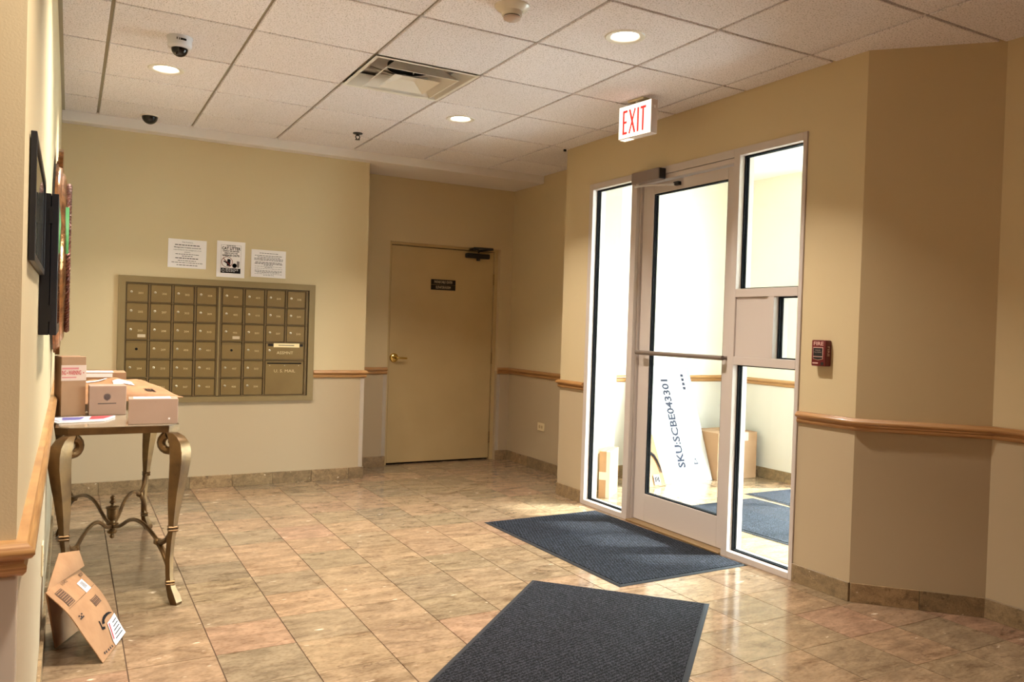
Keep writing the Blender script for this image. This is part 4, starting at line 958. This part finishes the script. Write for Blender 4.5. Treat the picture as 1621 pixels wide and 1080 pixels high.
# ------------------------------------------------------------------ kraft mailer folded on the floor, leaning on the wall
bg = thing('paper_mailer', 'folded brown kraft paper mailer leaning on the wall beneath the console table', 'package', (0, 0, 0))
BR0, BR1 = Vector((-0.056, 3.335, 0.272)), Vector((0.045, 3.64, 0.275))   # ridge, near and far
BF0, BF1 = Vector((0.133, 3.285, 0.002)), Vector((0.222, 3.56, 0.004))    # foot of the front flap
def front(u, v, lift=0.0):      # u: 0 near .. 1 far; v: 0 ridge .. 1 foot
    p = (BR0 * (1 - u) + BR1 * u) * (1 - v) + (BF0 * (1 - u) + BF1 * u) * v
    n = (BR1 - BR0).cross(BF0 - BR0); n.normalize()
    if n.x < 0: n = -n
    bulge = 0.030 * math.sin(PI * min(1, v * 1.05)) * (0.45 + 0.55 * math.sin(PI * u)) + 0.004 * math.sin(7 * v + 5 * u) * math.sin(PI * v)
    return p + n * (bulge + lift)
mb = MB(); N = 16; G = []
for s in (0, 1):
    G.append([[mb.bm.verts.new(front(i / N, j / N, -0.012 * s * math.sin(PI * (0.08 + 0.84 * i / N)))) for j in range(N + 1)] for i in range(N + 1)])
for s in (0, 1):
    for i in range(N):
        for j in range(N): mb.bm.faces.new((G[s][i][j], G[s][i + 1][j], G[s][i + 1][j + 1], G[s][i][j + 1]))
for i in range(N):
    for a, b in (((i, 0), (i + 1, 0)), ((i, N), (i + 1, N)), ((0, i), (0, i + 1)), ((N, i), (N, i + 1))):
        mb.bm.faces.new((G[0][a[0]][a[1]], G[0][b[0]][b[1]], G[1][b[0]][b[1]], G[1][a[0]][a[1]]))
mb.build('front_flap', KRAFT, bg, smooth=60)
def slab(name, A, B, C, D, th, m, parent, bulge=0.0):
    A, B, C, D = [Vector(v) for v in (A, B, C, D)]; n = (B - A).cross(D - A).normalized(); mb = MB(); N = 8; g = []
    for s in (0, 1):
        g.append([[mb.bm.verts.new((A * (1 - i / N) + B * i / N) * (1 - j / N) + (D * (1 - i / N) + C * i / N) * j / N + n * (th * s + bulge * math.sin(PI * i / N) * math.sin(PI * j / N))) for j in range(N + 1)] for i in range(N + 1)])
    for s in (0, 1):
        for i in range(N):
            for j in range(N): mb.bm.faces.new((g[s][i][j], g[s][i + 1][j], g[s][i + 1][j + 1], g[s][i][j + 1]))
    for i in range(N):
        for a, b in (((i, 0), (i + 1, 0)), ((i, N), (i + 1, N)), ((0, i), (0, i + 1)), ((N, i), (N, i + 1))):
            mb.bm.faces.new((g[0][a[0]][a[1]], g[0][b[0]][b[1]], g[1][b[0]][b[1]], g[1][a[0]][a[1]]))
    return mb.build(name, m, parent, smooth=60)
slab('back_flap', (-0.052, 3.36, 0.262), (0.030, 3.64, 0.27), (0.055, 3.66, 0.004), (-0.020, 3.50, 0.004), 0.006, KRAFT, bg, 0.02)
slab('open_flap', (-0.054, 3.36, 0.270), (0.070, 3.64, 0.270), (0.050, 3.66, 0.330), (-0.020, 3.56, 0.352), 0.003, KRAFT, bg, 0.008)
def fpatch(name, u0, u1, v0, v1, m, lift=0.0014, n=5):
    return patch(name, lambda u, v: front(u, v, lift), u0, u1, v0, v1, m, bg, n, 0.0)
KP = mat('kraft_print', (84, 58, 40), 0.9); KD = mat('kraft_print_dark', (44, 32, 26), 0.9)
for k in range(7): fpatch('barcode_bar', 0.11, 0.26, 0.082 + k * 0.027, 0.098 + k * 0.027 + (0.004 if k % 2 else 0), KP)
for (u0, u1, v0, v1) in ((0.10, 0.275, 0.068, 0.074), (0.10, 0.275, 0.272, 0.278), (0.10, 0.108, 0.074, 0.272), (0.267, 0.275, 0.074, 0.272)): fpatch('barcode_frame', u0, u1, v0, v1, KD)
for k in range(6): fpatch('barcode_bar', 0.55, 0.75, 0.392 + k * 0.017, 0.402 + k * 0.017 + (0.003 if k % 2 else 0), KP)
for u0 in (0.545, 0.75): fpatch('barcode_frame', u0, u0 + 0.010, 0.385, 0.495, KD)
fpatch('sticker', 0.62, 0.815, 0.150, 0.300, PAPER, 0.002)
for k in range(8): patch('barcode_bar', lambda u, v: front(u, v, 0.0028), 0.665, 0.775, 0.170 + k * 0.011, 0.177 + k * 0.011, INK, bg, 2, 0)
fpatch('fold_line', 0.06, 0.98, 0.296, 0.300, KP)
for (i, j) in ((0, 0), (1, 1), (2, 0), (0, 2), (2, 2), (1, 2)): fpatch('print_square', 0.115 + i * 0.034, 0.147 + i * 0.034, 0.424 + j * 0.018, 0.441 + j * 0.018, KD, n=2)
OUT = [(0.417, 0.69), (0.440, 0.668), (0.465, 0.649), (0.51, 0.634), (0.565, 0.628), (0.66, 0.633), (0.765, 0.648), (0.90, 0.685)]
INN = [(0.487, 0.705), (0.500, 0.688), (0.516, 0.675), (0.555, 0.668), (0.609, 0.664), (0.69, 0.666), (0.78, 0.675), (0.90, 0.695)]
arc = MB(); pr = [[arc.bm.verts.new(front(u, v, 0.0016)) for u, v in pair] for pair in zip(OUT, INN)]
for A, B in zip(pr, pr[1:]): arc.bm.faces.new((A[0], A[1], B[1], B[0]))
arc.build('curved_mark', BLACKM, bg)
arc = MB(); q = [arc.bm.verts.new(front(u, v, 0.0016)) for u, v in ((0.382, 0.629), (0.405, 0.640), (0.392, 0.712), (0.459, 0.731), (0.442, 0.754), (0.360, 0.738))]
arc.bm.faces.new(q[0:3] + q[5:]); arc.bm.faces.new(q[2:]); arc.build('arrow_mark', BLACKM, bg)
fpatch('address_label', 0.54, 1.0, 0.725, 0.995, PAPER, 0.003)
for k in range(5): patch('label_line', lambda u, v: front(u, v, 0.0042), 0.72 - 0.02 * k, 0.95, 0.77 + k * 0.042, 0.784 + k * 0.042, INK, bg, 3, 0)
patch('label_line', lambda u, v: front(u, v, 0.0042), 0.56, 0.60, 0.74, 0.93, REDP, bg, 3, 0)
for k, (u, v) in enumerate(((0.16, 0.945), (0.22, 0.952), (0.30, 0.958), (0.37, 0.962), (0.44, 0.968))): fpatch('small_symbol', u, u + 0.035, v - 0.014, v + 0.014, KD)
def print_on(body, cu, cv, du, dv, m, size=0.12, rot=0.0, name='lettering'):
    me = text_mesh(body, size, fit=du)
    for v in me.vertices:
        x, z = v.co.x, v.co.z * dv; v.co = front(cu + x, cv - z, 0.0016)
    return ob(name, me, bg, m=m)
print_on('1042', 0.43, 0.048, 0.16, 0.45, KP)
print_on('BOX', 0.90, 0.11, 0.12, 0.5, KD)

# ------------------------------------------------------------------ things on the left wall (facing +x)
pf_ = thing('picture_frame', 'slim black picture frame on the left wall nearest the viewer', 'picture frame', (XL, 2.10, 1.505), PI / 2)
hw, hh_, fb = 0.335, 0.122, 0.016
for nm, a in (('frame_side', (-hw, -hw + fb, -hh_, hh_)), ('frame_side', (hw - fb, hw, -hh_, hh_)), ('frame_side', (-hw + fb, hw - fb, hh_ - fb, hh_)), ('frame_side', (-hw + fb, hw - fb, -hh_, -hh_ + fb))):
    MB().box(a[0], a[1], -0.0125, -0.002, a[2], a[3], 0.001).build(nm, BLACK, pf_)
MB().box(-hw + fb, hw - fb, -0.006, -0.003, -hh_ + fb, hh_ - fb).build('print', mat('grey_artwork', (120, 116, 112), 0.2, c2=(156, 148, 140), nscale=6), pf_)
MB().box(-hw + fb, hw - fb, -0.0095, -0.0085, -hh_ + fb, hh_ - fb).build('glass', GLASS, pf_)
cbn = thing('wall_cabinet', 'shallow black notice cabinet on the left wall beside the carved mirror', 'cabinet', (XL, 2.72, 1.414), PI / 2)
MB().box(-0.27, 0.27, -0.024, -0.001, -0.187, 0.187, 0.001).build('body', BLACK, cbn)
dd_ = MB().box(-0.27, 0.27, -0.042, -0.025, -0.187, 0.187, 0.001).build('door', mat('cabinet_door', (30, 30, 36), 0.35), cbn)
MB().box(-0.24, 0.24, -0.0430, -0.0415, -0.157, 0.157).build('pane', GLASS, dd_)
for z in (-0.13, 0.13): MB().box(-0.2735, -0.270, -0.030, -0.020, z - 0.022, z + 0.022).build('hinge', BLACK, dd_)
mr = thing('carved_mirror', 'ornate copper carved wall mirror with rope edging above the console table', 'mirror', (XL, 4.36, 1.545), PI / 2)
def ring_ellipse(name, a, b, prof, m, n=72, parent=mr, sm=40, braid=0):
    mb = MB(); R = []
    for k in range(n):
        t_ = 2 * PI * k / n; c, s = math.cos(t_), math.sin(t_); row = []
        for (o, y) in prof:
            w = 1.0
            row.append(mb.bm.verts.new(((a + o) * c, y, (b + o) * s)))
        R.append(row)
    for k in range(n):
        A, B = R[k], R[(k + 1) % n]; q = len(prof)
        for j in range(q): mb.bm.faces.new((A[j], A[(j + 1) % q], B[(j + 1) % q], B[j]))
    return mb.build(name, m, parent, smooth=sm)
mb = MB(); mb.prism_xz([(0.70 * math.cos(2 * PI * k / 48), 0.43 * math.sin(2 * PI * k / 48)) for k in range(48)], -0.014, -0.001); mb.build('backing', BLACK, mr)
ring_ellipse('outer_frame', 0.60, 0.345, [(-0.05, -0.010), (-0.05, -0.042), (-0.035, -0.052), (-0.015, -0.055), (0.0, -0.047), (0.012, -0.046), (0.024, -0.050), (0.038, -0.044), (0.046, -0.034), (0.058, -0.033), (0.068, -0.036), (0.080, -0.030), (0.086, -0.020), (0.097, -0.018), (0.100, -0.010)], COPPER)
ring_ellipse('inner_frame', 0.46, 0.25, [(-0.04, -0.010), (-0.04, -0.030), (0.0, -0.044), (0.05, -0.046), (0.10, -0.040), (0.10, -0.010)], COPPER)
MB().prism_xz([(0.44 * math.cos(2 * PI * k / 48), 0.23 * math.sin(2 * PI * k / 48)) for k in range(48)], -0.016, -0.014).build('mirror_plate', MIRROR, mr)
for ph in (0, PI):          # twisted rope edging, two strands
    P = []; n = 360
    for k in range(n + 1):
        t_ = 2 * PI * k / n; tw = 62 * t_ + ph; o = 0.0065 * math.cos(tw); y = -0.059 + 0.0065 * math.sin(tw)
        P.append(((0.535 + o) * math.cos(t_), y, (0.335 + o) * math.sin(t_)))
    MB().tube(P, 0.0075, 6).build('rope_strand', COPPERD, mr, smooth=True)
def crest(sgn):
    pts = [(-0.30, 0.385), (0.30, 0.385), (0.27, 0.430), (0.18, 0.442), (0.13, 0.480), (0.06, 0.500), (0.0, 0.515), (-0.06, 0.500), (-0.13, 0.480), (-0.18, 0.442), (-0.27, 0.430)]
    q = [(x, z * sgn) if sgn > 0 else (x, -z * 0.88) for x, z in pts]
    if sgn < 0: q = q[::-1]
    mb = MB(); mb.prism_xz(q, -0.034, -0.0145); return mb.build('crest', COPPER, mr)
crest(1); crest(-1)
mb = MB()
pts = []
for k in range(9):
    a = math.radians(150 + k * 4); pts.append((0.585 * math.cos(a), 0.372 * math.sin(a)))
for k in range(8, -1, -1):
    a = math.radians(150 + k * 4); pts.append((0.556 * math.cos(a), 0.350 * math.sin(a)))
mb = MB(); mb.prism_xz(pts, -0.063, -0.048); 
mb.build('green_strip', GREEN, mr)  # raised green strip between the outer frame and the rope

# ------------------------------------------------------------------ parcels in the vestibule
t = carton('cardboard_box', 'small upright brown box with clear tape behind the left sidelight', (3.642, 4.985, 0), math.atan2(0.237, 0.27), 0.29, 0.085, 0.36, CARD)
MB().box(-0.0008, 0.002, 0.0, 0.085, 0.14, 0.20).build('packing_tape', TAPE, t)
MB().box(-0.001, 0.03, -0.001, 0.03, 0.0005, 0.3605).build('edge_tape', TAPE, t)
t = carton('cardboard_box', 'brown box standing on the vestibule floor right of the tall carton', (4.992, 5.255, 0), 0.0, 0.468, 0.36, 0.415, CARD)
MB().box(0.30, 0.36, -0.0008, 0.02, 0.34, 0.4155).build('packing_tape', TAPE, t)
ct = thing('tall_carton', 'long white carton leaning on the vestibule wall, printed SKU:SCBE043301', 'carton', (4.412, 5.297, 0.001))
ct.rotation_euler = (-math.atan2(0.385, 1.0), 0, 0)
MB().box(0, 0.572, 0.0, 0.085, 0.0, 1.065, 0.003).build('body', CARTW, ct)
MB().box(-0.0012, 0.004, 0.001, 0.084, 0.002, 1.062).build('brown_side', CARD, ct)
me = text_mesh('SKU:SCBE043301', 0.105, fit=0.80, bold=0.006)
for v in me.vertices: x, z = v.co.x, v.co.z; v.co = (0.265 - z, -0.0008, 0.535 + x)
ob('lettering', me, ct, m=mat('blue_grey_print', (34, 38, 56), 0.9))
mb = MB(); mb.poly([(0.40, -0.0006, 0.15), (0.45, -0.0006, 0.15), (0.425, -0.0006, 0.21), (0.412, -0.0006, 0.16), (0.438, -0.0006, 0.16), (0.425, -0.0006, 0.192)], [(0, 1, 4, 3), (1, 2, 5, 4), (2, 0, 3, 5)]); mb.build('recycling_mark', MATS['blue_grey_print'], ct)
for k, x in enumerate((0.06, 0.17, 0.26, 0.36)): MB().box(x, x + 0.008, -0.0006, 0, 0.395, 0.403).build('staple', MATS['blue_grey_print'], ct)
for k in range(4): MB().box(0.46, 0.49, -0.0006, 0, 0.83 + k * 0.04, 0.855 + k * 0.04).build('printed_character', MATS['blue_grey_print'], ct)
mb = MB(); mb.poly([(0.54, -0.0008, 0.84), (0.5725, -0.0008, 0.83), (0.5725, -0.0008, 1.03), (0.54, -0.0008, 1.06)], [(0, 1, 2, 3)]); mb.build('torn_corner', mat('torn_grey', (150, 150, 170), 0.9), ct)
# kraft mailer standing against the carton's foot
km = thing('paper_mailer', 'brown kraft paper mailer with a black arc standing against the white carton', 'package', (0, 0, 0))
KA, KB, KC, KD_ = Vector((4.17, 5.215, 0.003)), Vector((4.408, 5.235, 0.003)), Vector((4.345, 5.36, 0.42)), Vector((4.17, 5.36, 0.42))
slab('bag', KA, KB, KC, KD_, -0.022, KRAFT, km, 0.006)
KN = (KB - KA).cross(KD_ - KA).normalized()
if KN.y > 0: KN = -KN
def kp(s_, t_, l=0.009): return (KA * (1 - s_) + KB * s_) * (1 - t_) + (KD_ * (1 - s_) + KC * s_) * t_ + KN * (l + 0.006 * math.sin(PI * s_) * math.sin(PI * t_))
mb = MB(); pr = []
for (s0, t0, s1, t1) in ((0.42, 0.66, 0.42, 0.60), (0.60, 0.66, 0.58, 0.60), (0.76, 0.60, 0.70, 0.55), (0.86, 0.50, 0.78, 0.47), (0.92, 0.38, 0.84, 0.37), (0.93, 0.25, 0.88, 0.25)):
    pr.append([mb.bm.verts.new(kp(s0, t0)), mb.bm.verts.new(kp(s1, t1))])
for A, B in zip(pr, pr[1:]): mb.bm.faces.new((A[0], A[1], B[1], B[0]))
mb.build('curved_mark', BLACKM, km)
lb = patch('label', lambda u, v: kp(u, v, 0.009), 0.46, 0.74, 0.03, 0.22, mat('pack_paper', (206, 200, 196), 0.5), km, 3, 0.0)
for k in range(3): patch('print_mark', lambda u, v: kp(u, v, 0.011), 0.50 + 0.075 * k, 0.55 + 0.075 * k, 0.08 + 0.02 * (k % 2), 0.18, BLACKM, km, 2, 0.0)
